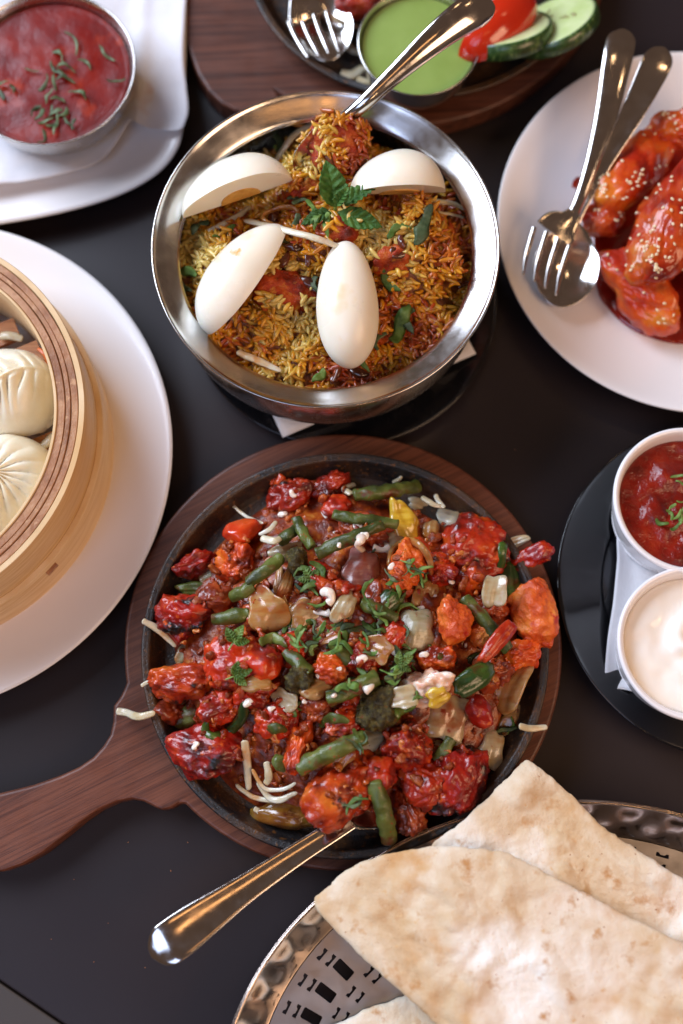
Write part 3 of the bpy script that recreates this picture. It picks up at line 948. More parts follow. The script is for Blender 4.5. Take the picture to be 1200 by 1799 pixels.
for k, (x, y, s_) in enumerate([(515, 435, 34), (500, 455, 36), (548, 500, 46), (690, 440, 30), (706, 425, 26), (700, 448, 28), (480, 380, 40), (632, 655, 36), (590, 660, 30), (470, 470, 30), (815, 500, 26), (540, 455, 30)]):
    p = onb(x, y, .003)
    tag(mk('fried_onion', *put(lump(k + 50, (s_ * .00018, s_ * .00008, .0022), 5, 3, (.001, .0006), (200, 500)), rotz(k * 1.3), p), 'fonion'), 'dark crisp fried onion shred in the biryani', 'fried onion', 'fried onions in the biryani')
for k, (x, y, r_, q) in enumerate([(530, 208, 22, 0), (495, 382, 26, 1)]):
    c = onb(x, y, .012 if k == 0 else .004)
    rr = r_ * .00035
    pts = [c + np.array([rr * 1.3 * math.cos(a), rr * .75 * math.sin(a), .002 * math.sin(2 * a)]) for a in np.linspace(.3, 5.6, 9)]
    tag(mk('fried_onion_ring', *tube(pts, .0013, 36, 8, 1.6, cap=.05, nz=.0006), 'fonionl'), ['curled golden onion ring on top of the tall back chicken chunk', 'golden onion curl beside the back left egg wedge'][k], 'onion', 'golden onion curls on the biryani')

# mint sprig
def leaf(name, base, d, length, width, fold, roll, curl, mt, parent, seed=0, serr=.10, n=64):
    th = np.linspace(0, 2 * math.pi, n, endpoint=False)
    u = (1 - np.cos(th)) / 2                      # 0 base .. 1 tip
    w = np.sin(np.pi * u ** .8) ** .85 * np.sign(np.sin(th)) * (1 + serr * np.abs(((u * 9) % 1) - .5) * 2 - serr)
    out = np.stack([u * length, w * width / 2], 1)
    v, f = pillow(out, (length * .45, 0), 12, .0005, lambda x, y, t: np.abs(y) * fold - curl * (x / length) ** 2 * length
                  + .0010 * np.sin((x / length * 16 - np.abs(y) / width * 7) * 2.2) * np.clip(np.abs(y) / width * 5, 0, 1) + .0005 * n2(x, y, 160, seed), 30, .4)
    d = np.asarray(d, float); d /= np.linalg.norm(d)
    y_ = np.cross((0, 0, 1), d); y_ /= np.linalg.norm(y_)
    z_ = np.cross(d, y_)
    R = np.stack([d, y_, z_], 1) @ np.array(Matrix.Rotation(roll, 3, 'X'))
    return mk(name, *put((v, f), R, base), mt, parent)


mb = onb(588, 368, .006)
ms = empty('mint_sprig', mb, 'fresh green mint sprig standing in the middle of the biryani', 'mint')
mk('stem', *tube([mb - np.array([0, 0, .008]), mb + np.array([.001, .002, .004]), mb + np.array([.004, .003, .010])], .0011, 12, 8), 'stem', ms)
leaf('leaf', mb + np.array([0, 0, .003]), (-.1, .8, .6), .027, .019, .35, .25, .3, 'mint', ms, 1)
leaf('leaf', mb + np.array([.006, .0, .005]), (.8, .45, .45), .022, .013, .5, -.3, .25, 'mint', ms, 2)
leaf('leaf', mb + np.array([.003, -.004, .002]), (1, -.4, .22), .027, .014, .25, .2, .2, 'mint', ms, 3)
leaf('leaf', mb + np.array([-.002, -.003, .002]), (-.8, -.35, .18), .020, .010, .3, .1, .2, 'mint', ms, 4)
leaf('leaf', mb + np.array([.001, -.001, .006]), (.5, .5, .8), .014, .008, .6, 0, .2, 'mint', ms, 5)

# serving spoon in the biryani
spoon('serving_spoon', 'steel serving spoon sticking out of the biryani, handle over the green chutney',
      [P(868, 12, .128), P(832, 20, .134), P(775, 60, .132), P(700, 126, .122), P(640, 182, .112), P(600, 214, .101)],
      [.0098, .0104, .0088, .0060, .0048, .0044], [P(600, 214, .101), P(585, 235, .094), P(560, 285, .082), P(545, 330, .074)], [.0044, .012, .018, .017], [0, .003, .006, .001], up=(.28, -.45, .85), hcam=-.0022, th=.0024)

# ================================================================== walnut boards, iron plates
def board(name, label, px_out, z, mt, ctr, recess):
    pts = px_poly(px_out, z)
    o = mk(name, *prism(pts, .0, z), mt, smooth=False)
    tag(bevel(o, .0022, 3), label, 'serving board')
    return o


def circ_px(cx, cy, r, ratio, a0, a1, n):
    return [(cx + r * math.cos(math.radians(a)), cy - r * ratio * math.sin(math.radians(a))) for a in np.linspace(a0, a1, n)]


hand = [(212, 1222), (199, 1240), (198, 1268), (193, 1290), (181, 1310), (163, 1330), (138, 1347), (105, 1362), (60, 1378), (0, 1393), (-50, 1402), (-95, 1418), (-125, 1445), (-133, 1480), (-115, 1510),
        (-75, 1530), (-30, 1535), (5, 1531), (40, 1519), (75, 1499), (110, 1472), (145, 1443), (175, 1422), (205, 1409), (232, 1404), (252, 1408), (270, 1417), (283, 1424), (300, 1420), (316, 1411)]
bo = circ_px(603, 1146, 385, .998, 190.5, 192, 2)[:1]
BO = circ_px(603, 1146, 385, .998, -136, 188, 110) + hand
board('walnut_board', 'round walnut serving board with shaped handle under the red chicken sizzler', BO, .018, 'walnut', None, None)

PC = P(606, 1138, .034)


def iron_plate(name, c, R, label, seg=128):
    k = R / .1225
    pr = [(0, .0182), (.09, .0182), (.106, .0196), (.113, .024), (.1165, .0315), (.1185, .0345), (.1215, .0352), (.1228, .0342), (.1222, .032), (.1185, .0312), (.1155, .0330)]
    pr = smooth_prof([(0, .0182), (.1, .0182), (.1125, .0195), (.1175, .0275), (.1195, .0315), (.1222, .0325), (.1230, .0340), (.1222, .0353), (.1200, .0352), (.1178, .0345), (.1155, .0300), (.1115, .0245), (.106, .0226), (.08, .0222), (0, .0222)], 90)
    pr[:, 0] *= k
    return tag(mk(name, *lathe(pr, c, seg, .0002), 'iron'), label, 'hot plate')


iron_plate('cast_iron_plate', PC, .1225, 'round black cast iron hot plate holding the red chicken sizzler')

TB = [(327, -40), (323, 20), (326, 60), (334, 95), (347, 130), (366, 160), (388, 181), (412, 193), (440, 199), (470, 196), (500, 190)] + circ_px(702, -110, 374, .885, -125, 140, 60) + [(380, -180), (335, -110)]
TB = [(x, y) for x, y in TB]
board('walnut_board', 'dark walnut serving board under the green chutney and cucumber slices', TB, .018, 'walnut2', None, None)
TC = P(735, -95, .034)
iron_plate('cast_iron_plate', TC, .123, 'black cast iron hot plate holding the green chutney bowl')

# ================================================================== perforated steel naan basket
KC = np.array([.1227, -.3368])
KA, KB_, KR = .1924, .1519, .1745
bk = empty('naan_basket', (KC[0], KC[1], .004), 'oval stainless steel basket with hammered rim and punched slots holding naan', 'basket')


def ell(a, b, n):
    th = np.linspace(0, 2 * math.pi, n, endpoint=False)
    return (np.stack([a * np.cos(th), b * np.sin(th)], 1) @ rotz(KR)[:2, :2].T) + KC


NB = 480
ring_prof = [(0, .0352), (.0005, .0361), (.0013, .0358), (.0020, .0348), (.0050, .0315), (.0090, .0268), (.0130, .0218), (.0165, .0174), (.0182, .0148), (.0194, .0128)]
V_, th = [], np.linspace(0, 2 * math.pi, NB, endpoint=False)
dim = np.linspace(0, 2 * math.pi * 40, NB, endpoint=False)
for side in (0, 1):
    pr = ring_prof if side == 0 else ring_prof[::-1]
    for q, (din, z) in enumerate(pr):
        d = din - (.0009 if side else 0)
        ring = ell(KA - d, KB_ - d, NB)
        zz = np.full(NB, z - (.0009 if side else 0))
        u = din / .0194
        dent = .0011 * math.exp(-((u - .5) / .24) ** 2) * np.clip(np.cos(dim) * 1.6, -1, 1)
        dn = (ring - KC) / np.linalg.norm(ring - KC, axis=1)[:, None]
        ring = ring + dn * dent[:, None]
        V_.append(np.column_stack([ring, zz - dent * .6]))
v = np.vstack(V_)
wallf = gridfaces(len(V_), NB)
last = (len(V_) - 1) * NB
wallf += [(last + j, last + (j + 1) % NB, (j + 1) % NB, j) for j in range(NB)]
# finer rings for a smooth rolled look
o = mk('rim_wall', v, wallf, 'hammer', bk)
# floor: flat sheet with punched holes (filled 2D curve)
cu = bpy.data.curves.new('floor', 'CURVE')
cu.dimensions = '2D'
cu.fill_mode = 'BOTH'
cu.extrude = .0005


def spl(pts):
    s_ = cu.splines.new('POLY')
    s_.points.add(len(pts) - 1)
    s_.use_cyclic_u = True
    for q, p in zip(s_.points, pts):
        q.co = (p[0] - KC[0], p[1] - KC[1], 0, 1)


spl(ell(KA - .0192, KB_ - .0192, 160))


def hole(c, ang, shp):
    R = rotz(ang)[:2, :2]
    spl(np.asarray(shp) @ R.T + c)


rect = [(x * .0095 - (0 if True else 0), y * .0058) for x, y in ((-.9, -1), (.9, -1), (1, -.8), (1, .8), (.9, 1), (-.9, 1), (-1, .8), (-1, -.8))]
bow = [(x * .0062, y * .0020) for x, y in ((-1, -1), (-.62, -1), (-.3, -.15), (.3, -.15), (.62, -1), (1, -1), (1, .95), (-1, .95))]
zfl = .0128
holes = []
z0 = P(1175, 1513, zfl)
hexr = [P(*q, zfl)[:2] for q in ((612, 1680), (576, 1717), (548, 1760))]
# rows of punched groups following the oval
NGR = 51
for i_ in range(NGR):
    for din, off_, kind in ((.0245, 0, 'bow'), (.0305, 0, 'bow'), (.0395, 0, 'rect'), (.0510, .5, 'bow'), (.0570, .5, 'bow'), (.070, 0, 'rect'), (.087, .5, 'rect')):
        if din > .06 and i_ % 2 or din > .08 and i_ % 4:
            continue
        tt = (i_ + off_) * 2 * math.pi / NGR + .03
        a, b = KA - din, KB_ - din
        c = rotz(KR)[:2, :2] @ np.array([a * math.cos(tt), b * math.sin(tt)])
        tx = rotz(KR)[:2, :2] @ np.array([-a * math.sin(tt), b * math.cos(tt)])
        ta = math.atan2(tx[1], tx[0])
        k_ = math.hypot(*tx) / .14
        if kind == 'bow':
            hole(KC + c, ta, np.array(bow) * min(.62 * k_ + .05, .62))
        else:
            hole(KC + c, ta - math.pi / 2, np.array(rect) * np.array([.62, .62 * min(1, k_)]))
tmp = bpy.data.objects.new('tmp', cu)
COL.objects.link(tmp)
bpy.context.view_layer.update()
dg = bpy.context.evaluated_depsgraph_get()
me = bpy.data.meshes.new_from_object(tmp.evaluated_get(dg))
bpy.data.objects.remove(tmp)
me.materials.clear()
me.materials.append(M['perf'])
fo = bpy.data.objects.new('floor', me)
COL.objects.link(fo)
fo.parent = bk
fo.location = (0, 0, zfl - .004)
for sg in range(4):          # small feet under the floor
    a = math.pi / 4 + sg * math.pi / 2
    c = KC + rotz(KR)[:2, :2] @ np.array([.11 * math.cos(a), .075 * math.sin(a)])
    mk('foot', *lathe(smooth_prof([(0, .0125), (.004, .0123), (.0045, .008), (.004, .0008), (0, .0002)], 14), c, 20), 'perf', bk)


# naan
def naan(px_out, z, ctr, T, zf, label, seed, n=220, rings=70):
    o = smooth_outline(px_poly(px_out, z), n)
    c = P(*ctr, z)[:2]
    rough_ = n2(o[:, 0], o[:, 1], 160, seed, 3)
    dn = (o - c) / np.linalg.norm(o - c, axis=1)[:, None]
    o = o + dn * (rough_ * .0011)[:, None]

    def zz(x, y, t):
        big = n2(x, y, 20, seed, 1) * .0050
        bub = np.clip(n2(x, y, 36, seed + 5, 2) - .02, 0, 1) * .0070
        cre = -np.exp(-(n2(x, y, 14, seed + 9, 1) / .06) ** 2) * .0010
        fine = n2(x, y, 240, seed + 7, 2) * .00035
        return z + zf(x, y) + (big + bub + cre) * (1 - t ** 3 * .5) + fine
    return tag(mk('naan', *pillow(o, c, rings, T, zz, 14, .22), 'naan'), label, 'flatbread', 'naan breads in the steel basket')


naan([(928, 1339), (945, 1350), (975, 1374), (1010, 1405), (1050, 1447), (1120, 1497), (1200, 1546), (1290, 1600), (1330, 1680), (1250, 1760), (1120, 1760), (980, 1690), (850, 1580), (770, 1500), (757, 1484), (790, 1458), (840, 1415), (885, 1370), (915, 1342)], .041, (1020, 1560), .0055,
     lambda x, y: .006 - .010 * np.clip((-.22 - y) / .1, 0, 1), 'folded naan lying behind, its pointed corner over the basket rim', 4)
naan([(552, 1590), (572, 1562), (612, 1528), (660, 1506), (715, 1493), (770, 1487), (830, 1489), (890, 1501), (950, 1530), (1020, 1567), (1100, 1609), (1200, 1658), (1300, 1710), (1345, 1830), (1230, 1960), (1020, 1985), (880, 1905), (772, 1802), (700, 1736), (650, 1693), (600, 1645)], .049, (900, 1715), .0065,
     lambda x, y: .010 - .016 * np.clip((.06 - x) / .09, 0, 1) + .0, 'large front naan with browned bubbles resting across the basket', 9)
naan([(560, 1830), (610, 1792), (660, 1768), (705, 1752), (745, 1740), (800, 1790), (880, 1880), (800, 1960), (640, 1950)], .022, (720, 1850), .007,
     lambda x, y: .0 * x, 'small corner of naan lying low on the basket floor under the front naan', 14, 140, 40)

# ================================================================== white plate and bamboo steamer
LC = P(-148, 803, .02)
tag(mk('white_charger_plate', *lathe(smooth_prof([(0, .004), (.09, .004), (.1, .0045), (.13, .010), (.158, .0185), (.1635, .0205), (.1648, .0215), (.1640, .0224), (.160, .0220), (.135, .0140), (.118, .0092), (.1, .0078), (0, .0078)], 80), LC, 160), 'white'),
    'large round white plate carrying the bamboo steamer', 'plate')
sx, sy = P(-152, 792, .02)[:2]
st = empty('bamboo_steamer', (sx, sy, .0085), 'open round bamboo steamer basket of dumplings on the white plate', 'steamer')


def hoop(r0, r1, z0, z1, mt, seed, name='bamboo_hoop', wob=.0004):
    pr = [(r0, z0), (r0, (z0 + z1) / 2), (r0, z1 - .0006), (r0 + .0004, z1), (r1 - .0004, z1), (r1, z1 - .0006), (r1, (z0 + z1) / 2), (r1, z0), (r0, z0)]
    o = mk(name, *lathe(pr, (sx, sy), 180, wob, seed), mt, st)
    sharp(o, 40)
    return o


hoop(.1230, .1270, .0090, .0470, 'bamboo', 1, 'lower_band', .0002)
hoop(.1195, .1232, .0300, .0840, 'bamboo', 2, 'upper_band', .0002)
r = .1192
for k, (w_, z_) in enumerate([(.0042, .0838), (.0030, .0843), (.0046, .0840), (.0020, .0849)]):
    hoop(r - w_, r, .030, z_, 'bamboot' if k < 3 else 'bamboo', 3 + k)
    r -= w_ + .00008 + .0002 * (k == 1)
rin = r
# bamboo peg through the bands
pg = P(80, 990, .03)
dn = np.array([pg[0] - sx, pg[1] - sy]); dn /= np.linalg.norm(dn)
tg = np.array([-dn[1], dn[0]])
pc = np.array([sx, sy]) + dn * .1273
v, f = prism([pc + tg * .0042 + dn * .0012, pc - tg * .0042 + dn * .0012, pc - tg * .0042 - dn * .006, pc + tg * .0042 - dn * .006], .036, .0405)
mk('peg', v, f, 'bamboot', st, smooth=False)
sd_ = np.array([math.cos(.42), math.sin(.42)])
sn_ = np.array([-sd_[1], sd_[0]])
for k in range(-5, 6):
    q = k * .0205
    hl = math.sqrt(max(rin ** 2 - (abs(q) + .009) ** 2, .0004))
    c = np.array([sx, sy]) + sn_ * q
    v, f = prism([c - sd_ * hl - sn_ * .0075, c + sd_ * hl - sn_ * .0075, c + sd_ * hl + sn_ * .0075, c - sd_ * hl + sn_ * .0075], .040, .0435)
    mk('slat', *put((v, f), np.eye(3), (0, 0, 0)), 'slat', st, smooth=False)
for k in (-1, 1):
    c = np.array([sx, sy]) + sd_ * k * .05
    v, f = prism([c - sn_ * .09 - sd_ * .006, c + sn_ * .09 - sd_ * .006, c + sn_ * .09 + sd_ * .006, c - sn_ * .09 + sd_ * .006], .0345, .0395)
    mk('slat_support', v, f, 'slat', st, smooth=False)


def dumpling(px, py, r_px, kind, label, seed):
    z0 = .0436
    c = P(px, py, .062)
    R = r_px * S(px, py, .062)
    n = 140
    th = np.linspace(0, 2 * math.pi, n, endpoint=False)
    o = np.stack([c[0] + R * np.cos(th) * 1.06, c[1] + R * np.sin(th) * .96], 1)

    def zf(x, y, t):
        dx, dy = (x - c[0]) / R, (y - c[1]) / R
        rr = np.clip(np.hypot(dx, dy), 0, 1)
        dome = .030 * np.sqrt(np.clip(1 - rr ** 2.3, 0, 1)) + .0012 * noise(np.stack([dx, dy, dx * 0], 1), 3, seed + 4)
        if kind == 'seam':
            # leaf-like gather: a wavy ridge with slanting pleats on both sides
            a = math.radians(24)
            s_ = dx * math.cos(a) + dy * math.sin(a)
            d_ = -dx * math.sin(a) + dy * math.cos(a) - .10 * np.sin(s_ * 3)
            pl = np.abs(np.sin((s_ * 1.0 + np.abs(d_) * .5 + .05 * np.sin(s_ * 9)) * 13.0)) ** .6
            e = np.exp(-(d_ / .42) ** 2) * np.clip(1.1 - np.abs(s_) * .9, 0, 1)
            return z0 + dome + .0045 * np.exp(-(np.abs(d_) / .08)) * np.clip(1.15 - np.abs(s_), 0, 1) + .0048 * (pl - .5) * e * (1 + .5 * noise(np.stack([dx, dy, dx * 0], 1), 2.5, seed)) * np.clip(np.abs(d_) * 9, 0, 1)
        an = np.arctan2(dy, dx)
        pl = np.abs(np.sin(an * 8 + rr * 2.6 + .8 * np.sin(an * 2 + 1))) ** .6
        return z0 + dome + (.0050 * np.exp(-(rr / .6) ** 2) * (pl - .4) * (1 + .6 * noise(np.stack([dx, dy, dx * 0], 1), 2.5, seed))) * np.clip(rr * 6, 0, 1) + .004 * np.exp(-(rr / .13) ** 2)
    return tag(mk('dumpling', *pillow(o, c[:2], 60, .0016, zf, 14, .1), 'dough'), label, 'dumpling', 'dumplings in the bamboo steamer')


dumpling(8, 682, 88, 'seam', 'dumpling pleated along a seam like a leaf in the bamboo steamer', 1)
dumpling(2, 842, 96, 'swirl', 'dumpling gathered into a centre twist in the bamboo steamer', 2)
zst = lambda x, y, d: P(x, y, .0445 + d)
sticks([([(66, 612), (78, 622), (84, 640)], [.001, .003, .001]), ([(70, 735), (75, 715), (88, 700)], [.001, .001, .001], .002)],
       'carrot_shred', 'orange carrot shred beside the seam pleated dumpling', 'carrot', 'carrot shreds in the steamer', 'carrot', zst)
sticks([([(0, 765), (40, 752), (70, 740), (104, 722)], [.001, .006, .005, .002], .003), ([(70, 790), (90, 770), (105, 755)], [.001, .002, .002], .003), ([(0, 590), (20, 590), (40, 596)], [.001, .002, .001], .003),
        ([(0, 905), (20, 915), (40, 900)], [.001, .002, .001], .003)],
       'cabbage_shred', 'pale cabbage shred on the slats of the bamboo steamer', 'cabbage', 'cabbage shreds in the steamer', 'cabbage', zst)

# ================================================================== rectangular plate, napkin, steel bowl of curry
RO = [(-120, 408), (-60, 400), (0, 391), (80, 377), (160, 357), (225, 333), (275, 303), (305, 270), (320, 230), (325, 150), (326, 60), (327, -40), (325, -160), (300, -230), (200, -250), (0, -250), (-120, -250), (-220, -220), (-240, 0), (-230, 340), (-180, 400)]
ro_ = smooth_outline(px_poly(RO, .02), 160)
rc_ = P(60, 90, .02)[:2]
tag(mk('rectangular_plate', *pillow(ro_, rc_, 30, .0042, lambda x, y, t: .0085 + .0095 * np.clip((t - .62) / .38, 0, 1) ** 1.6, 26, .35), 'white'), 'white rounded rectangular plate under the red curry bowl', 'plate')
NO = [(-140, 345), (-60, 334), (0, 324), (70, 314), (130, 300), (170, 285), (200, 255), (228, 216), (245, 220), (280, 227), (316, 227), (326, 212), (331, 190), (327, 150), (322, 100), (324, 40), (328, -60), (322, -180), (150, -200), (-140, -190), (-180, 80)]
no_ = smooth_outline(px_poly(NO, .024), 220)


def nz_(x, y, t):
    return .0155 + .0075 * np.clip((t - .55) / .45, 0, 1) ** 1.5 + .0022 * n2(x, y, 22, 8, 2) * t + .0010 * n2(x, y, 70, 3, 1) * t + .004 * np.exp(-((x - P(245, 100, .02)[0]) / .006) ** 2) * t


tag(mk('paper_napkin', *pillow(no_, rc_, 40, .0007, nz_, 60, .5), 'papers'), 'crumpled white paper napkin between the rectangular plate and the red curry bowl', 'napkin')


def steel_cup(name, c, R, z0, z1, fill, mt_fill, food, label, flabel, fcat, mt='steel', swirl=0., seed=0):
    t = empty(name, (c[0], c[1], z0), label, 'bowl')
    k = R
    pr = smooth_prof([(0, z0), (k * .55, z0), (k * .78, z0 + .003), (k * .90, z0 + (z1 - z0) * .4), (k * .955, z1 - .003), (k * .985, z1 - .0006), (k, z1), (k * .995, z1 + .0006), (k * .975, z1 + .0002), (k * .945, z1 - .004), (k * .885, z0 + (z1 - z0) * .45), (k * .75, z0 + .0045), (k * .5, z0 + .0016), (0, z0 + .0016)], 90)
    mk('body', *lathe(pr, c, 120), mt, t)
    rr = np.interp(fill, pr[45:, 1][::-1], pr[45:, 0][::-1]) if False else None
    zz = pr[50:, 1]
    j = np.argmin(np.abs(zz - fill))
    fr = pr[50:][j, 0] * .999
    th = np.linspace(0, 2 * math.pi, 96, endpoint=False)
    o = np.stack([c[0] + fr * np.cos(th), c[1] + fr * np.sin(th)], 1)
    v, f = pillow(o, c[:2], 40, .002, lambda x, y, t: fill + swirl * n2(x, y, 45, seed, 2) * (1 - t ** 4) + .0008 * np.clip(t - .94, 0, 1) * 16, 40, .3)
    tag(mk(food, v, f, mt_fill), flabel, fcat)
    return t


CC_ = P(84, 119, .052)
steel_cup('steel_bowl', CC_, .0590, .0185, .052, .0445, 'curry', 'red_curry', 'round stainless steel bowl on the crumpled napkin', 'smooth dark red tomato curry in the steel bowl on the napkin', 'curry', 'steelb', .0006, 2)
zc = .0468
for k, (x, y, ln) in enumerate([(128, 75, 50), (104, 98, 30), (97, 122, 38), (118, 118, 36), (150, 112, 28), (188, 95, 46), (205, 143, 34), (55, 122, 28), (78, 145, 34), (95, 142, 36), (115, 140, 34), (88, 168, 40), (138, 165, 38), (103, 176, 26), (62, 193, 26), (72, 200, 30),
                                (85, 200, 34), (95, 210, 36), (80, 212, 28), (110, 200, 30), (120, 215, 34), (130, 218, 24), (75, 240, 34), (98, 225, 30), (5, 145, 30), (3, 165, 24), (22, 155, 22), (98, 195, 22), (107, 128, 30)]):
    shred(P(x, y, zc + .0008 + (.0012 if k % 3 == 0 else 0)), ln * S(x, y, zc), .0010, 'herbd', 'grey green chopped herb shred floating on the red curry', 'herb shreds on the red curry', 1300 + k)

# ================================================================== top board: chutney, tomato, cucumber, cutlery
GC = P(736, 74, .056)
steel_cup('steel_bowl', GC, .0412, .0235, .056, .0505, 'chutney', 'green_chutney', 'small steel bowl of green chutney on the iron plate', 'smooth pale green chutney in the small steel bowl', 'chutney', 'steel', .0002, 5)


def cucumber(c, nrm, R, T, label):
    nrm = np.asarray(nrm, float); nrm /= np.linalg.norm(nrm)
    x_ = np.cross((0, 1, 0), nrm); x_ /= np.linalg.norm(x_)
    y_ = np.cross(nrm, x_)
    Rm = np.stack([x_, y_, nrm], 1)
    t = empty('cucumber_slice', c, label, 'cucumber', 'cucumber slices on the top board')
    h = T / 2
    mk('skin', *put(lathe([(R - .0012, -h), (R, -h + .0005), (R + .0003, 0), (R, h - .0005), (R - .0012, h)], (0, 0), 72, .0001), Rm, c), 'cucskin', t)
    th = np.linspace(0, 2 * math.pi, 60, endpoint=False)
    o = np.stack([(R - .0011) * np.cos(th), (R - .0011) * np.sin(th)], 1)
    fl = mk('flesh', *put(pillow(o, (0, 0), 12, T - .0004, lambda x, y, t: .0002 * n2(x, y, 150, 2), 60, .9), Rm, c), 'cucflesh', t)
    r_ = np.random.RandomState(int(R * 1e5))
    for k in range(22):
        a, q = k * 2.09 + r_.uniform(-.25, .25), R * r_.uniform(.18, .52)
        mk('seed', *put(lump(k, (.0017, .0007, .0005), 1, 2, (0,), (1,)), Rm @ rotz(a), c + Rm @ np.array([q * math.cos(a), q * math.sin(a), h])), 'cucseed', fl)
    return t


cucumber(P(893, 62, .046), (-.20, .55, .82), .0300, .0115, 'thick cucumber slice with dark rind under the tomato wedge')
cucumber(P(975, 46, .044), (-.42, .42, .82), .0305, .0100, 'cucumber slice with seeds showing, resting at the edge of the iron plate')
tw = empty('tomato_wedge', P(890, 45, .06), 'glossy red tomato wedge lying on the cucumber slice', 'tomato')
pa_, pb_ = P(820, 98, .060), P(948, -20, .062)
ax = (pb_ - pa_); L_ = np.linalg.norm(ax); ax /= L_
n, m = 30, 16
sv = np.linspace(0, 1, n)
oo = np.array([.30, -.40, .86]); oo -= ax * (oo @ ax); oo /= np.linalg.norm(oo)
sd = np.cross(ax, oo)
rows = []
for q in sv:
    R_ = .023 * math.sqrt(max(1 - (2 * q - 1) ** 2, .002))
    c = pa_ + ax * L_ * q - oo * .014
    rows.append([c + R_ * (math.cos(a) * oo + math.sin(a) * sd) for a in np.linspace(-.75, .75, m)] + [c + oo * .004])
v = np.array(rows).reshape(-1, 3)
fs = gridfaces(n, m + 1)
fmi = [0 if (k % (m + 1)) < m - 1 else 1 for k in range(len(fs))]
sharp(mk('skin', v, [q for q, z in zip(fs, fmi) if z == 0], 'tomskin', tw))
sharp(mk('flesh', v, [q for q, z in zip(fs, fmi) if z == 1], 'tomflesh', tw))

zt = .030
for k, (x, y, w, h, a, lb) in enumerate([(632, 2, 90, 60, -20, 'red chicken piece behind the chutney bowl at the back of the top iron plate'), (560, -60, 110, 90, 10, 'red chicken piece far back on the top iron plate'), (690, -70, 110, 80, 40, 'red chicken piece beyond the chutney bowl'),
                                          (850, -70, 120, 90, 70, 'red chicken piece beyond the tomato wedge'), (868, 10, 60, 40, 40, 'small red scrap between chutney bowl and tomato wedge')]):
    p = P(x, y, zt + .012)
    q = S(x, y, zt) / 2
    tag(mk('chicken_piece', *put(lump(700 + k, (w * q, h * q, .013), 7, 4, box=.6), rotz(math.radians(a)), p), 'chicken'), lb, 'chicken', 'chicken pieces on the top iron plate')
ztp = lambda x, y, d: P(x, y, .026 + d)
sticks([([(598, 128), (618, 132), (640, 118)], [.003, .003, .003], .004), ([(628, 138), (645, 145), (668, 140)], [.003, .003, .002], .003), ([(560, 15), (590, 35), (640, 50)], [.016, .016, .004], .0024), ([(600, 60), (615, 85), (640, 95)], [.004, .004, .002], .003),
        ([(655, 150), (675, 152), (690, 148)], [.003, .003, .002], .003)], 'cabbage_shred', 'pale cabbage shred on the iron plate around the chutney bowl', 'cabbage', 'cabbage shreds on the top iron plate', 'cabbage', ztp)

# fork lying in a spoon on the top plate, handles away from us
spoon('table_spoon', 'steel spoon lying under a fork on the top iron plate', [P(470, -190, .060), P(490, -130, .056), P(520, -60, .046), P(535, -25, .040)], [.010, .009, .005, .004],
      [P(535, -25, .040), P(545, 0, .038), P(562, 40, .034), P(572, 80, .035), P(576, 108, .038)], [.004, .0125, .0205, .0205, .019], [0, .003, .0075, .0075, .007])
fh = [P(525, -30, .047), P(528, -5, .047), P(538, 18, .046), P(545, 32, .045)]
tn = []
for k in range(4):
    u = (k - 1.5)
    tn.append([P(541 + u * 22, 28 - u * 6, .0455), P(549 + u * 21, 50 - u * 6, .0445), P(560 + u * 19.5, 76 - u * 5, .044), P(568 + u * 18, 96 - u * 4, .0455)])
fork('table_fork', 'steel fork resting in a spoon on the top iron plate', [P(470, -190, .070), P(490, -130, .065), P(515, -60, .052), P(525, -30, .047)], [.009, .008, .0045, .004], fh, [.004, .0075, .0132, .0138], tn)

# ================================================================== right: white plate of sticky wings
WC = P(1222, 398, .022)
tag(mk('white_dinner_plate', *lathe(smooth_prof([(0, .003), (.08, .003), (.095, .005), (.122, .0165), (.1315, .0215), (.1335, .0230), (.1338, .0240), (.1325, .0246), (.128, .0232), (.118, .0188), (.106, .0142), (.094, .0108), (.082, .0086), (.070, .0076), (.05, .0071), (.025, .0070), (0, .0070)], 110), WC, 160), 'white'),
    'round white plate with sticky red glazed wings and cutlery', 'plate')
po = smooth_outline(px_poly([(1050, 510), (1072, 545), (1100, 572), (1140, 592), (1200, 604), (1290, 590), (1340, 500), (1330, 330), (1260, 210), (1150, 205), (1090, 280), (1045, 340), (1040, 430)], .009), 90)
tag(mk('red_glaze_pool', *pillow(po, P(1180, 420, .009)[:2], 20, .003, lambda x, y, t: .0085 + .0003 * n2(x, y, 60), 8, .15), 'pool'), 'glossy dark red glaze pooled under the sticky wings', 'sauce')
WG = []


def wing(px, py, w, h, ang, thick, z, label, seed, tilt=0.):
    p = P(px, py, z)
    k = S(px, py, z) / 2
    v, f = put(lump(seed, (w * k, h * k, thick / 2), 7, 5, (.0030, .0012, .0004), (45, 130, 400), .5, .3, .35, .0010), rotz(math.radians(ang)) @ roteu(0, tilt, 0), p)
    o = tag(mk('chicken_wing', v, f, 'wing'), label, 'chicken wing', 'sticky glazed wings')
    WG.append(v)
    return o


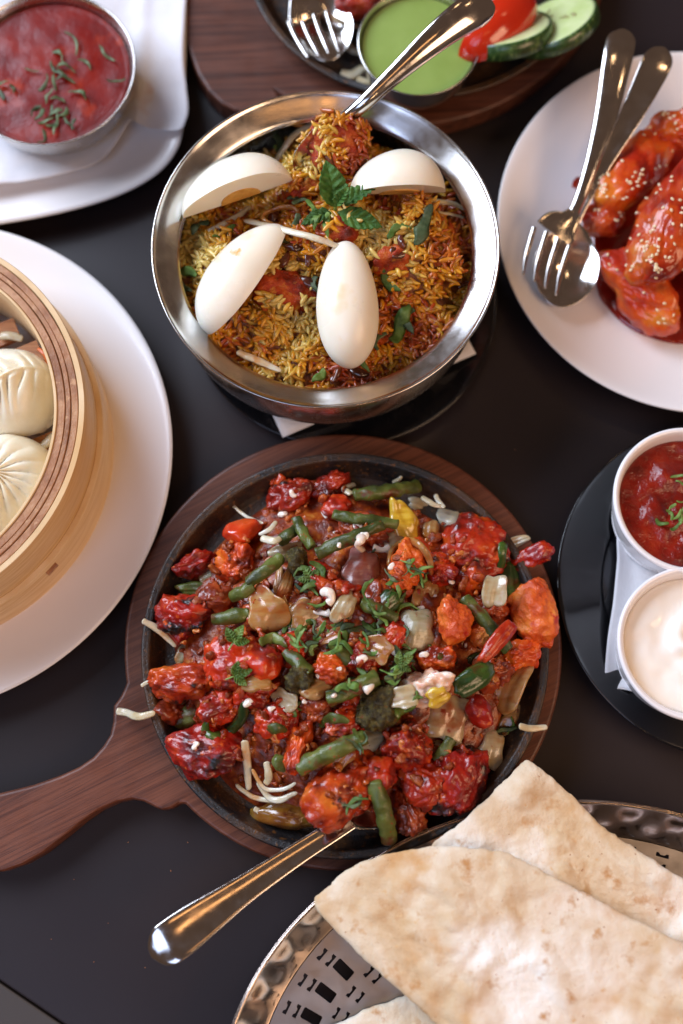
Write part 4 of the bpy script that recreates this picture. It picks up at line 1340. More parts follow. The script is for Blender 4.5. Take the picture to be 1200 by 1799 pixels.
wing(1112, 300, 230, 88, 50, .032, .032, 'sesame sprinkled red wing lying against the cutlery', 31)
wing(1172, 392, 250, 118, 72, .036, .046, 'large glossy red wing on top of the pile', 32)
wing(1122, 508, 200, 88, -52, .032, .026, 'red glazed wing at the front edge of the pile on the white plate', 33)
wing(1200, 225, 120, 90, 20, .034, .036, 'red wing at the back of the pile behind the others', 34)
wing(1055, 385, 70, 70, 40, .024, .024, 'small dark red wing tip tucked beside the fork', 35)
wing(1260, 480, 190, 110, -60, .034, .030, 'red wing lying at the far right of the pile', 36)
r_ = np.random.RandomState(8)
top_all = np.vstack(WG)
ns = 0
tries = 0
while ns < 130 and tries < 4000:
    tries += 1
    px, py = r_.uniform(1040, 1215), r_.uniform(195, 600)
    dens = noise(np.array([[px / 40., py / 40., 0]]), 1, 2)[0]
    if dens + r_.uniform(-.5, .5) < .05:
        continue
    z = .04
    hit = None
    for _ in range(3):
        p = P(px, py, z)
        d2 = (top_all[:, 0] - p[0]) ** 2 + (top_all[:, 1] - p[1]) ** 2
        near = top_all[d2 < .0022 ** 2]
        if len(near) == 0:
            hit = None
            break
        hit = near[near[:, 2].argmax()]
        z = hit[2]
    if hit is None:
        continue
    v, f = ico(2)
    vv = v * np.array([.0014, .0009, .0006]) * (1 - .25 * v[:, :1])
    tag(mk('sesame_seed', *put((vv, f), roteu(r_.uniform(-.5, .5), r_.uniform(-.5, .5), r_.uniform(0, 6)), hit + np.array([0, 0, .0003])), 'sesame'), 'tiny pale sesame seed stuck on the glazed wings', 'sesame seed', 'sesame seeds on the wings')
    ns += 1
so_ = superell(.0045, .0025, 28, 2.2, 4, .2)
tag(mk('sauce_smear', *put(pillow(so_, (0, 0), 6, .0006, lambda x, y, t: 0 * x, 6, .2), rotz(1.1), P(1012, 322, .0128) + np.array([0, 0, .0004])), 'pool'), 'small orange red sauce smear on the white plate beside the fork', 'sauce')
# spoon and fork on the plate
spoon('table_spoon', 'steel spoon under the fork on the white plate of wings',
      [P(1166, 84, .066), P(1160, 96, .066), P(1145, 130, .064), P(1110, 200, .056), P(1060, 290, .044), P(1022, 360, .034), P(1008, 390, .029)], [.0095, .0098, .0098, .0078, .0050, .0042, .0042],
      [P(1008, 390, .029), P(1004, 412, .026), P(996, 450, .0215), P(988, 495, .0205), P(980, 540, .025)], [.0042, .0125, .0205, .0215, .0195], [0, .003, .0075, .0075, .007], hcam=.0012)
hd = [P(1008, 372, .040), P(1000, 385, .0395), P(985, 398, .039), P(973, 412, .0385)]
tn = []
for k in range(4):
    u = k - 1.5
    tn.append([P(972 + u * 22, 410 + u * 7, .0385), P(963 + u * 21, 438 + u * 8, .0375), P(954 + u * 20, 468 + u * 10, .037), P(948 + u * 19, 500 + u * 12, .0385)])
fork('table_fork', 'steel fork lying in the spoon on the white plate of wings', [P(1094, 52, .066), P(1093, 64, .0665), P(1085, 105, .066), P(1068, 190, .060), P(1042, 280, .050), P(1020, 345, .042), P(1008, 372, .040)], [.0095, .0098, .0098, .0078, .0050, .0040, .0040],
     hd, [.0040, .0075, .0130, .0140], tn)

# ================================================================== right: black plate, napkin, ramekins
KX = P(1281, 1030, .018)
tag(mk('black_plate', *lathe(smooth_prof([(0, .003), (.06, .003), (.075, .005), (.098, .0145), (.1065, .0185), (.1078, .0194), (.1072, .0202), (.104, .0192), (.092, .0135), (.078, .0088), (.07, .0072), (0, .0068)], 70), KX, 140), 'blackc'),
    'glossy black plate with two white dip ramekins', 'plate')
n2o = px_poly([(1088, 925), (1082, 990), (1075, 1060), (1066, 1120), (1061, 1180), (1063, 1210), (1090, 1212), (1140, 1222), (1240, 1236), (1330, 1240), (1345, 1100), (1340, 960), (1250, 915), (1150, 915)], .012)
n2o = smooth_outline(n2o, 120)
tag(mk('paper_napkin', *pillow(n2o, P(1200, 1080, .012)[:2], 20, .0012, lambda x, y, t: .0102 + .0052 * np.clip((t - .72) / .28, 0, 1) ** 1.5 + .0005 * n2(x, y, 40, 4), 60, .6), 'paper'), 'folded white paper napkin on the black plate under the ramekins', 'napkin')


def ramekin(c, R, z0, z1, fill, mt_fill, food, label, flabel, fcat, swirl, seed, zfn=None):
    t = empty('ramekin', (c[0], c[1], z0), label, 'ramekin', 'white ramekins on the black plate')
    k = R
    pr = smooth_prof([(0, z0), (k * .74, z0), (k * .80, z0 + .002), (k * .90, z0 + (z1 - z0) * .45), (k * .965, z1 - .004), (k * .995, z1 - .0012), (k * .985, z1 + .0006), (k * .955, z1 + .001), (k * .915, z1 - .0006), (k * .885, z1 - .006), (k * .82, z0 + (z1 - z0) * .4), (k * .72, z0 + .007), (k * .6, z0 + .005), (0, z0 + .005)], 80)
    mk('body', *lathe(pr, c, 110), 'white', t)
    seg = pr[44:]
    j = np.argmin(np.abs(seg[:, 1] - fill))
    fr = seg[j, 0]
    th = np.linspace(0, 2 * math.pi, 90, endpoint=False)
    o = np.stack([c[0] + fr * np.cos(th), c[1] + fr * np.sin(th)], 1)
    v, f = pillow(o, c[:2], 44, .003, lambda x, y, t: fill + (swirl * n2(x, y, 60, seed, 2) + (zfn(x, y) if zfn else 0)) * (1 - t ** 4), 40, .3)
    tag(mk(food, v, f, mt_fill), flabel, fcat)


r1 = P(1211, 878, .056)
ramekin(r1, .0462, .0125, .056, .046, 'chilli', 'red_chilli_dip', 'white ramekin of dark red chilli dip on the black plate', 'chunky glossy dark red dip sprinkled with herbs in the ramekin', 'dip', .005, 3)
r2 = P(1222, 1130, .056)


def sw(x, y):
    dx, dy = x - r2[0], y - r2[1]
    r = np.hypot(dx, dy)
    a = np.arctan2(dy, dx)
    return .0026 * np.sin(a * 2 + r * 260) * np.exp(-(r / .024) ** 2) + .004 * np.exp(-(r / .014) ** 2)


ramekin(r2, .0462, .0125, .056, .046, 'mayo', 'white_mayonnaise_dip', 'white ramekin of creamy white dip on the black plate', 'swirled creamy white dip in the ramekin', 'dip', .0018, 6, sw)
for k, (x, y, ln) in enumerate([(1193, 838, 34), (1196, 850, 30), (1180, 893, 30), (1177, 904, 26), (1162, 917, 30), (1190, 905, 34), (1195, 915, 26), (1185, 925, 26), (1198, 898, 20), (1196, 880, 18)]):
    shred(P(x, y, .0505), ln * S(x, y, .05) * .8, .0010, 'herb', 'green chopped herb shred on the dark red dip', 'herb shreds on the red dip', 1500 + k)

for k, (x, y) in enumerate([(190, 1622), (130, 1545), (300, 1530), (255, 1700), (165, 1690), (330, 1480), (90, 1650), (225, 1480), (905, 790)]):
    tag(mk('crumb', *put(lump(k + 60, (.0003 + .0001 * (k % 3), .00025, .0002), 3, 2, (.0001,), (900,)), rotz(k), P(x, y, .0002)), 'slat'), 'tiny pale crumb on the dark table', 'crumb', 'crumbs on the table')

# ================================================================== the chicken sizzler
FLOOR = .0225


def mound_s(x, y):
    x = np.asarray(x, float); y = np.asarray(y, float)
    dx, dy = x - PC[0], y - PC[1]
    # the heap sits a little right of the middle and thins out at the upper left and the front
    r = np.hypot((dx - .004) / 1.0, (dy + .002) / .98) / .112
    return FLOOR + .036 * np.clip(1 - r ** 2.2, 0, 1) ** .75


def ons(px, py, dz=0.):
    z = .045
    for _ in range(6):
        p = P(px, py, z)
        z = float(mound_s(p[0], p[1])) + dz
    return P(px, py, z)


so = np.stack([PC[0] + .104 * np.cos(th := np.linspace(0, 2 * math.pi, 120, endpoint=False)) * (1 + .03 * np.sin(5 * th)), PC[1] - .001 + .1015 * np.sin(th) * (1 + .04 * np.cos(3 * th))], 1)
tag(mk('masala_sauce', *pillow(so, PC[:2], 70, .001, lambda x, y, t: np.maximum(mound_s(x, y) - .005, FLOOR + .0004) + (.0042 * n2(x, y, 75, 5, 2) + .0016 * n2(x, y, 260, 9, 2)) * (1 - t ** 8) + .0006, 20, .2), 'sauce'),
    'dark red masala sauce coating the sizzler on the iron plate', 'sauce', kind='stuff')

SEAT = []     # tops of the big pieces, so that garnish can rest on them


def seat(px, py, dz):
    """a point on whatever piece is uppermost at this spot"""
    p = ons(px, py, 0)
    for _ in range(3):
        best = float(mound_s(p[0], p[1])) - .005
        for c, R, ext in SEAT:
            d = (np.array([p[0], p[1]]) - c[:2]) @ R
            q = (d[0] / ext[0]) ** 2 + (d[1] / ext[1]) ** 2
            if q < 1:
                best = max(best, c[2] + ext[2] * math.sqrt(1 - q) * .96)
        p = P(px, py, best + dz)
    return p


def chunk(px, py, w, h, ang, thick, label, mt='chicken', lift=0., seed=0, box=.55, name='chicken_piece', cat='chicken', group='red chicken pieces on the sizzler', sub=5, tilt=0., lobes=7, amp=(.0022, .0012, .0006), spread=.5, cut=.6, crease=.0016):
    p = ons(px, py, lift)
    k = S(px, py, p[2]) / 2 * 1.12
    R = rotz(math.radians(ang))
    v, f = put(lump(seed + 100, (w * k, h * k, thick / 2), lobes, sub, amp, (95, 260, 650), spread, box, cut, crease), R @ roteu(((seed * 37) % 9 - 4) * .07, tilt + ((seed * 53) % 9 - 4) * .06, 0), p)
    SEAT.append((p, R[:2, :2], (w * k, h * k, thick / 2)))
    return tag(mk(name, v, f, mt), label, cat, group)


CH = [
    (512, 872, 88, 66, 20, .024, 'knobbly red chicken piece at the back edge of the iron plate', 'chicken', -.001),
    (487, 838, 30, 34, 60, .014, 'tiny red chicken nub at the very back of the iron plate', 'chicken', .004),
    (585, 855, 74, 48, 35, .022, 'smooth bright red chicken strip at the back beside the green bean', 'chicken', .002),
    (590, 893, 52, 44, 0, .018, 'small red chicken piece behind the two upper beans', 'chicken', -.002),
    (415, 985, 76, 66, 30, .024, 'orange red chicken piece below the tomato piece', 'chicken', .000),
    (325, 1087, 96, 84, -5, .028, 'charred crimson chicken cube at the left edge of the plate', 'chickenc', .004),
    (430, 1165, 134, 108, 10, .030, 'big red chicken piece with coriander leaves on top', 'chicken', .004),
    (322, 1200, 116, 60, 3, .026, 'long orange red chicken piece pointing at the plate rim', 'chicken', .004),
    (392, 1243, 92, 58, 10, .024, 'glossy red chicken piece with a green pepper ring beside it', 'chicken', .004),
    (357, 1322, 134, 92, -12, .030, 'large orange red chicken piece hanging over the front left rim', 'chickenc', .008),
    (598, 1388, 138, 118, 15, .034, 'largest dark red chicken piece at the front above the spoon handle', 'chicken', .004),
    (714, 1312, 86, 82, 10, .026, 'folded red chicken piece left of the pale yellow onion', 'chicken', .004),
    (742, 1372, 84, 86, -20, .026, 'dark red chicken piece between two larger pieces at the front', 'chicken', .001),
    (806, 1372, 124, 88, 72, .032, 'bright crimson chicken piece with a black char mark at the front right', 'chickenc', .008),
    (826, 962, 122, 108, -10, .030, 'broad dark red chicken piece under chopped masala at the back right', 'chicken', -.001),
    (770, 1000, 62, 58, 20, .020, 'small red chicken piece beside the onion ring', 'chicken', .000),
    (718, 992, 62, 98, -28, .028, 'bright orange chicken piece wrapped by an onion ring', 'orange', .003),
    (590, 1045, 78, 70, 0, .024, 'red chicken piece in the middle under the cream drizzle', 'chicken', .001),
    (640, 1155, 68, 56, 15, .020, 'red chicken piece in the centre under chopped coriander', 'chicken', .003),
    (525, 1310, 92, 44, 80, .022, 'upright red chicken strip left of the green bean', 'chicken', .002),
    (485, 1262, 80, 66, 10, .022, 'dark red chicken piece left of the broccoli', 'chicken', -.001),
    (905, 1150, 78, 50, 20, .020, 'red chicken piece below the orange cauliflower', 'chicken', .002),
    (830, 1020, 60, 52, 40, .020, 'red chicken scrap at the foot of the broad dark piece', 'chicken', .002),
    (560, 1235, 66, 54, 40, .020, 'glazed brown red chicken piece below the broccoli floret', 'brown', .000),
    (716, 1428, 82, 60, -70, .022, 'dark saucy chicken piece beside the front green bean', 'brown', .004),
    (300, 1252, 58, 48, 10, .020, 'dark sauce covered chicken scrap on the left rim', 'brown', .006),
    (345, 992, 80, 40, 14, .020, 'dark red chicken sliver lying by the back left rim', 'chickenc', .004),
    (445, 1085, 60, 60, 0, .020, 'brown glazed chicken scrap behind the onion petal', 'brown', -.002),
    (860, 1185, 70, 60, 0, .022, 'brown glazed chicken scrap on the right under the peppers', 'brown', -.002),
    (640, 930, 80, 60, 0, .022, 'brown saucy chicken scrap between the upper beans', 'brown', -.003),
    (518, 1140, 66, 56, 30, .020, 'red chicken piece left of the chopped coriander', 'chicken', .001),
    (582, 1175, 62, 54, 0, .020, 'red chicken piece just behind the thick middle bean', 'chicken', .001),
    (606, 1262, 78, 62, 20, .022, 'red chicken piece in front of the thick middle bean', 'chicken', .001),
    (690, 1118, 62, 54, 50, .020, 'red chicken piece left of the square white onion', 'chicken', .000),
    (765, 1155, 66, 50, 10, .020, 'red chicken piece behind the cream smear', 'chicken', .000),
    (560, 1010, 58, 50, 0, .018, 'red chicken piece beside the tiny broccoli tip', 'chicken', .000),
    (660, 1050, 60, 50, 60, .018, 'dark red chicken piece below the purple onion', 'brown', .000),
    (380, 1050, 60, 50, 20, .018, 'dark red chicken piece behind the charred cube', 'brown', .002),
    (450, 1225, 66, 54, 0, .020, 'red chicken piece in front of the big left piece', 'chicken', .002),
    (665, 1360, 60, 56, 0, .022, 'red chicken piece behind the hanging bean', 'chicken', .002),
    (860, 1060, 64, 54, 0, .020, 'dark red chicken piece behind the sloping dark bean', 'brown', .000),
]
for k, (x, y, w, h, a, t_, lb, mt, lf) in enumerate(CH):
    chunk(x, y, w, h, a, t_, lb, 'chickeno' if mt == 'chicken' and ('orange' in lb or k % 3 == 1) else mt, lf, seed=k * 3, sub=5 if max(w, h) > 60 else 4)
chunk(938, 1078, 74, 112, 8, .030, 'large orange fried cauliflower floret overhanging the right rim', 'orange', .012, 301, .4, 'cauliflower_floret', 'cauliflower', 'battered vegetables on the sizzler', cut=.3, crease=.0007, lobes=10)
chunk(797, 1086, 54, 76, 15, .026, 'glossy orange yellow cauliflower stub beside the white onion square', 'orange', .006, 305, .5, 'cauliflower_floret', 'cauliflower', 'battered vegetables on the sizzler', cut=.3, crease=.0007, lobes=10)
chunk(845, 1113, 42, 38, 20, .016, 'small orange cauliflower bit next to a dark green bean', 'orange', .004, 309, .6, 'cauliflower_floret', 'cauliflower', 'battered vegetables on the sizzler', 4, cut=.3, crease=.0007, lobes=10)
chunk(662, 1245, 72, 64, 20, .022, 'dark brown broccoli clump right of the middle bean', 'broc', .004, 311, .3, 'broccoli_floret', 'broccoli', 'broccoli on the sizzler', 5, amp=(.0025, .0018, .0012), cut=0, crease=0, lobes=16, spread=.62)
chunk(527, 1192, 44, 46, 0, .018, 'small dark broccoli floret left of the middle bean', 'broc', .006, 312, .3, 'broccoli_floret', 'broccoli', 'broccoli on the sizzler', 4, amp=(.002, .0016, .0012), cut=0, crease=0, lobes=16, spread=.62)
chunk(523, 985, 30, 40, 0, .014, 'tiny dark broccoli tip above the golden onion strips', 'broc', .007, 313, .3, 'broccoli_floret', 'broccoli', 'broccoli on the sizzler', 4, amp=(.002, .0016, .0012), cut=0, crease=0, lobes=16, spread=.62)
chunk(752, 1206, 92, 62, 10, .016, 'pinkish cream smeared over a chunk right of the centre', 'creamp', .010, 315, .3, 'cream_smear', 'cream', None, 5)
chunk(427, 935, 62, 44, 35, .020, 'smooth orange tomato piece at the back left', 'tomato', .004, 317, .7, 'tomato_piece', 'tomato', None, 4, lobes=3, amp=(.0006, .0003, .0001), cut=.7, crease=.0)


def bean(a, b, r_px, label, lift=.006, sag=.002, seed=0, mt='bean'):
    a, b = [tuple(np.array(p_) + (np.array(p_) - np.array(q_)) * .13) for p_, q_ in ((a, b), (b, a))]
    r_px *= .92
    lift += .0012
    m_ = ((a[0] + b[0]) / 2 + (seed % 3 - 1) * 2, (a[1] + b[1]) / 2 + ((seed * 7) % 5 - 2))
    pts = [ons(*a, lift - sag * (seed % 3)), ons(*m_, lift), ons(*b, lift - sag * ((seed + 1) % 3))]
    k = S(*m_, .05)
    o = mk('green_bean', *tube(pts, [r_px * k * .92, r_px * k * 1.04, r_px * k * .9], 40, 14, .9, cap=.035, nz=.0013, seed=seed), mt)
    SEAT.append((pts[1], rotz(math.atan2(pts[2][1] - pts[0][1], pts[2][0] - pts[0][0]))[:2, :2], (np.linalg.norm(pts[2] - pts[0]) / 2, r_px * k, r_px * k)))
    return tag(o, label, 'green bean', 'green beans on the sizzler')


BN = [((440, 1020), (490, 984), 13, 'green bean piece behind the curled onion petal', .012), ((410, 1046), (440, 1030), 12, 'stubby bean end beside the curled onion petal', .009), ((522, 915), (545, 958), 11, 'upright bean piece at the back leaning on another bean', .008),
      ((492, 950), (522, 928), 12, 'short pale bean piece leaning at the back', .006), ((566, 968), (662, 926), 12, 'long bean with cream dots at the back of the heap', .012), ((596, 906), (688, 920), 11, 'bean lying level behind the cream dotted bean', .008),
      ((632, 868), (724, 855), 14, 'dark bean lying against the back rim', .008), ((822, 1058), (886, 1134), 13, 'dark green bean sloping beside the cauliflower bits', .010), ((584, 1226), (656, 1192), 16, 'thick green bean in the middle under the coriander', .012),
      ((536, 1345), (632, 1300), 17, 'thick green bean at the front ending at a white onion', .014), ((660, 1382), (682, 1468), 17, 'green bean hanging down at the front rim', .016), ((380, 1086), (432, 1078), 13, 'dark bean piece right of the charred chicken cube', .007),
      ((484, 1335), (500, 1345), 13, 'round dark bean end in front of the red strip', .004), ((508, 1150), (540, 1180), 14, 'bean piece under the coriander left of centre', .008), ((640, 1060), (690, 1085), 13, 'bean piece beside the white onion square', .005),
      ((820, 1200), (852, 1170), 15, 'bean piece on the right below the dark sloping bean', .006), ((770, 1330), (790, 1300), 12, 'bean end behind the crimson front chicken', .003), ((690, 1190), (715, 1150), 12, 'bean piece next to the cream smear', .006),
      ((590, 1130), (615, 1165), 14, 'saucy bean piece in the centre of the heap', .005)]
for k, (a, b, r_, lb, lf) in enumerate(BN):
    bean(a, b, r_, lb, lf, seed=k + 1)
# green pepper ring
pts = [seat(430, 1232, .001), seat(424, 1262, .001), seat(400, 1286, .0015), seat(374, 1294, .001), seat(361, 1284, .000), seat(364, 1266, -.001)]
tag(mk('pepper_ring', *tube(pts, [.003, .0032, .0030, .0026, .0026, .002], 36, 10, .8, nz=.0003), 'pepper'), 'glossy dark green pepper curl on the front left chicken', 'pepper')


def veg(px, py, w, h, ang, label, mt, name, cat, group, lift=.008, tx=0., ty=0., T=.0017, R1=.03, R2=.016, seed=0, q=2.4, taper=0.):
    p = seat(px, py, lift - .006)
    k = S(px, py, p[2]) / 2
    R = rotz(math.radians(ang)) @ roteu(tx, ty, 0)
    return tag(mk(name, *put(petal(seed, w * k, h * k, T, R1, R2, q, taper), R, p), mt), label, cat, group)


ON = 'onion petals on the sizzler'
veg(502, 972, 92, 34, 12, 'beige translucent onion strip at the back left', 'onion', 'onion_petal', 'onion', ON, .010, .2, 0, seed=1)
veg(470, 1066, 92, 72, -50, 'curled glossy onion petal cupping sauce left of centre', 'oniony', 'onion_petal', 'onion', ON, .012, .35, .2, .0022, .03, -.02, 2)
veg(505, 1020, 80, 22, 70, 'slim golden onion strip standing left of centre', 'oniony', 'onion_petal', 'onion', ON, .012, .5, 0, seed=3)
veg(490, 1035, 70, 20, 95, 'second slim golden onion strip touching the curled petal', 'oniony', 'onion_petal', 'onion', ON, .010, -.5, 0, seed=4)
veg(540, 1080, 62, 58, 30, 'golden onion petal under the cream drizzle', 'oniony', 'onion_petal', 'onion', ON, .010, .2, .1, seed=5)
veg(636, 1002, 84, 66, 68, 'purple pink ribbed onion petal above the centre', 'onionp', 'onion_petal', 'onion', ON, .012, .15, .1, seed=6, q=3)
veg(733, 1104, 76, 72, 80, 'square white ribbed onion petal right of the centre', 'onionw', 'onion_petal', 'onion', ON, .013, .15, .1, .0018, .04, .018, 7, 2.9)
veg(758, 930, 40, 28, 80, 'small yellow onion piece behind the onion ring', 'oniony', 'onion_petal', 'onion', ON, .010, .2, .3, seed=8, q=3)
veg(790, 1262, 88, 78, 60, 'wide yellow translucent onion petal at the right front', 'onion', 'onion_petal', 'onion', ON, .012, .1, .1, .003, .04, .03, 9)
veg(902, 1205, 96, 50, 62, 'tall amber onion petal leaning at the right rim', 'oniony', 'onion_petal', 'onion', ON, .014, -.5, 0, .0024, .05, -.02, 10)
veg(905, 1268, 80, 46, 55, 'amber onion petal lying below another at the right rim', 'oniony', 'onion_petal', 'onion', ON, .006, .3, 0, seed=11)
veg(864, 1318, 78, 50, 72, 'pale smooth onion wedge at the front right rim', 'onion', 'onion_petal', 'onion', ON, .012, .2, 0, .004, .04, .013, 12, 2.6, .2)
veg(648, 1298, 58, 46, 20, 'white onion piece on the end of the front green bean', 'onionw', 'onion_petal', 'onion', ON, .010, .2, 0, seed=13)
veg(332, 1150, 50, 40, 55, 'white onion piece between two chicken pieces at the left', 'onionw', 'onion_petal', 'onion', ON, .004, .2, .2, seed=14, q=3)
veg(374, 1012, 46, 36, 30, 'clear white onion piece below the dark chicken sliver', 'onionw', 'onion_petal', 'onion', ON, .004, .1, .2, seed=15)
veg(770, 1225, 44, 36, 30, 'yellow green onion piece set in the cream smear', 'yellow', 'onion_petal', 'onion', ON, .010, .2, 0, .003, .03, .014, 16)
veg(552, 1150, 56, 44, 40, 'brown translucent onion petal beside the small broccoli floret', 'oniony', 'onion_petal', 'onion', ON, .006, .2, .1, seed=17)
veg(800, 1140, 70, 30, 40, 'thin amber onion strip under the cauliflower stub', 'oniony', 'onion_petal', 'onion', ON, .004, .2, .1, seed=18)
veg(630, 1085, 46, 36, 10, 'small clear onion piece in the centre of the heap', 'onion', 'onion_petal', 'onion', ON, .005, .2, .1, seed=19)
for k, (x, y, w, h, a, mt, lb) in enumerate([(578, 1112, 56, 40, 20, 'oniony', 'golden onion petal under chopped coriander in the centre'), (606, 1062, 60, 36, 60, 'onion', 'clear onion petal behind the centre red chicken'), (664, 1142, 50, 44, -20, 'oniony', 'amber onion petal between coriander and cream smear'),
                                             (556, 1208, 58, 36, 30, 'oniony', 'amber onion petal left of the thick middle bean'), (706, 1225, 54, 40, 10, 'onion', 'clear onion petal left of the cream smear'), (748, 1040, 58, 40, 60, 'oniony', 'golden onion petal above the square white onion'),
                                             (868, 1042, 60, 40, 80, 'onion', 'clear onion petal beside the tall green pepper'), (452, 1200, 52, 36, 10, 'oniony', 'amber onion petal on the front of the big left chicken'), (500, 1228, 50, 32, -30, 'onion', 'clear onion petal below the small broccoli'),
                                             (690, 945, 56, 36, 30, 'onion', 'clear onion petal behind the orange chicken'), (604, 1330, 50, 34, 50, 'oniony', 'golden onion petal behind the largest chicken piece'), (760, 1320, 54, 40, 20, 'oniony', 'golden onion petal beside the folded red chicken')]):
    veg(x, y, w, h, a, lb, mt, 'onion_petal', 'onion', ON, .009, .25 * ((k % 3) - 1), .2 * ((k % 2) * 2 - 1), .0014, .03, .016 * (1 if k % 2 else -1), 40 + k, 2.6)
veg(792, 910, 50, 34, -15, 'square white cabbage piece at the back right', 'cabbage', 'cabbage_piece', 'cabbage', 'cabbage pieces on the sizzler', .008, .1, .1, seed=20, q=4)
veg(742, 888, 50, 22, -15, 'beige cabbage strip at the back right rim', 'cabbage', 'cabbage_piece', 'cabbage', 'cabbage pieces on the sizzler', .004, .1, .1, seed=21, q=4)
veg(910, 950, 42, 18, 18, 'thin white cabbage sliver sticking over the right rim', 'cabbage', 'cabbage_piece', 'cabbage', 'cabbage pieces on the sizzler', .018, .0, -.2, seed=22, q=3)
veg(708, 912, 84, 48, 112, 'bright yellow pepper wedge standing at the back', 'yellow', 'pepper_piece', 'pepper', 'pepper pieces on the sizzler', .016, .2, -.35, .004, .05, .03, 23, 2.2, .45)
veg(897, 1000, 118, 40, 103, 'tall glossy green pepper piece leaning at the right rim', 'pepper', 'pepper_piece', 'pepper', 'pepper pieces on the sizzler', .018, .3, .1, .003, .05, .010, 24, 2.2, .15)
chunk(930, 980, 84, 36, 22, .013, 'red pepper tip pointing out over the right rim', 'redpep', .012, 331, .4, 'pepper_piece', 'pepper', 'pepper pieces on the sizzler', 4, -.2, crease=.0014, amp=(.002, .001, .0005))
veg(878, 1125, 92, 30, 48, 'shiny red pepper strip beside the orange cauliflower', 'redpep', 'pepper_piece', 'pepper', 'pepper pieces on the sizzler', .012, .3, 0, .003, .05, .009, 26, 3)
chunk(842, 1250, 40, 58, 15, .012, 'red pepper chunk right of the yellow onion petal', 'redpep', .006, 332, .4, 'pepper_piece', 'pepper', 'pepper pieces on the sizzler', 4, crease=.0006, amp=(.0012, .0006))
veg(836, 1192, 92, 40, 35, 'dark green pepper piece on the right of the heap', 'pepper', 'pepper_piece', 'pepper', 'pepper pieces on the sizzler', .010, .3, .25, .003, .05, .035, 28, 2.8)
veg(512, 1436, 122, 46, -4, 'olive orange pepper piece lying at the front rim', 'olive', 'pepper_piece', 'pepper', 'pepper pieces on the sizzler', .012, .3, 0, .005, .05, .010, 29, 2.4)
veg(345, 1036, 66, 24, 0, 'light green pepper strip above the charred chicken cube', 'bean', 'pepper_piece', 'pepper', 'pepper pieces on the sizzler', .008, .4, 0, .003, .05, .010, 30)
veg(330, 1258, 60, 40, 10, 'green pepper piece under the sauce at the left rim', 'bean', 'pepper_piece', 'pepper', 'pepper pieces on the sizzler', .004, .2, 0, .003, .05, .010, 31)
veg(680, 1060, 50, 40, 40, 'green pepper scrap left of the white onion square', 'pepper', 'pepper_piece', 'pepper', 'pepper pieces on the sizzler', .006, .2, 0, .003, .05, .010, 32)
veg(520, 1085, 44, 20, 60, 'green pepper sliver under the cream drizzle', 'pepper', 'pepper_piece', 'pepper', 'pepper pieces on the sizzler', .006, .2, 0, .003, .05, .010, 33)
for k, (L_, lb) in enumerate([([(596, 1098), (618, 1112), (640, 1108), (655, 1120)], 'curved green pepper strip in the centre under the coriander'), ([(770, 1150), (800, 1165), (835, 1158), (862, 1140)], 'green pepper strip below the cauliflower stub'),
                              ([(455, 1130), (480, 1120), (505, 1135)], 'green pepper strip beside the big left chicken piece'), ([(690, 1270), (700, 1250), (725, 1245)], 'green pepper strip left of the wide yellow onion'),
                              ([(560, 1275), (585, 1262), (615, 1268)], 'green pepper strip between broccoli and front bean'), ([(880, 1000), (884, 960), (884, 938)], 'lime green pepper tip at the right rim'),
                              ([(470, 1300), (480, 1280), (505, 1285)], 'green pepper strip behind the upright red strip')]):
    pts = [seat(x, y, .0012) for x, y in L_]
    tag(mk('pepper_strip', *tube(pts, [.0022, .0034] + [.0030] * (len(pts) - 3) + [.0016], 30, 10, .4, cap=.06, twist=.8, nz=.0008, seed=k), 'pepper' if k % 2 else 'bean'), lb, 'pepper', 'pepper strips on the sizzler')
# onion ring round the orange chicken
pts = [seat(683, 990, .001), seat(690, 965, .003), seat(712, 952, .005), seat(738, 958, .004), seat(755, 985, .002), seat(757, 1010, -.001)]
tag(mk('onion_ring', *tube(pts, [.0020] * 6, 36, 10, 1.7, nz=.0003), 'oniony'), 'amber onion ring curled over the orange chicken piece', 'onion')

# cabbage shreds
sticks([([(402, 882), (430, 905), (462, 920)], [.004, .005, .006]), ([(458, 945), (480, 950), (494, 945)], [.010, .012, .010], .003), ([(486, 915), (474, 930), (455, 940)], [.008, .01, .01], .002), ([(250, 1090), (275, 1104), (310, 1136)], [.018, .014, .004], .0026),
        ([(204, 1250), (222, 1252), (244, 1259), (273, 1252)], [.004, .005, .014, .016], .0030), ([(248, 1205), (258, 1199), (270, 1197)], [.016, .017, .018], .0016), ([(430, 1300), (434, 1340), (437, 1388)], [.006, .003, .004], .0032),
        ([(453, 1372), (470, 1398), (490, 1406), (522, 1392)], [.003, .004, .006, .005], .0024), ([(443, 1350), (465, 1385), (500, 1386), (520, 1375)], [.004, .005, .006, .006], .0016), ([(414, 1378), (440, 1398), (470, 1406), (500, 1405)], [.003, .004, .004, .004], .0018),
        ([(468, 1338), (472, 1365), (465, 1378)], [.005, .005, .004], .0028), ([(446, 1420), (460, 1428), (470, 1432)], [.005, .004, .003], .0024), ([(912, 1275), (935, 1280), (962, 1277)], [.016, .016, .014], .0026), ([(765, 868), (770, 880), (782, 892)], [.008, .007, .007], .0020),
        ([(690, 848), (700, 842), (706, 836)], [.005, .006, .007], .0016), ([(618, 868), (605, 858), (625, 850)], [.006, .006, .004], .0026), ([(740, 872), (760, 885), (780, 890)], [.005, .006, .006], .0022)],
       'cabbage_shred', 'pale cabbage shred sticking out around the edge of the sizzler', 'cabbage', 'cabbage shreds on the sizzler', 'cabbage', lambda x, y, d: ons(x, y, d), flat=.3, thin=.8)

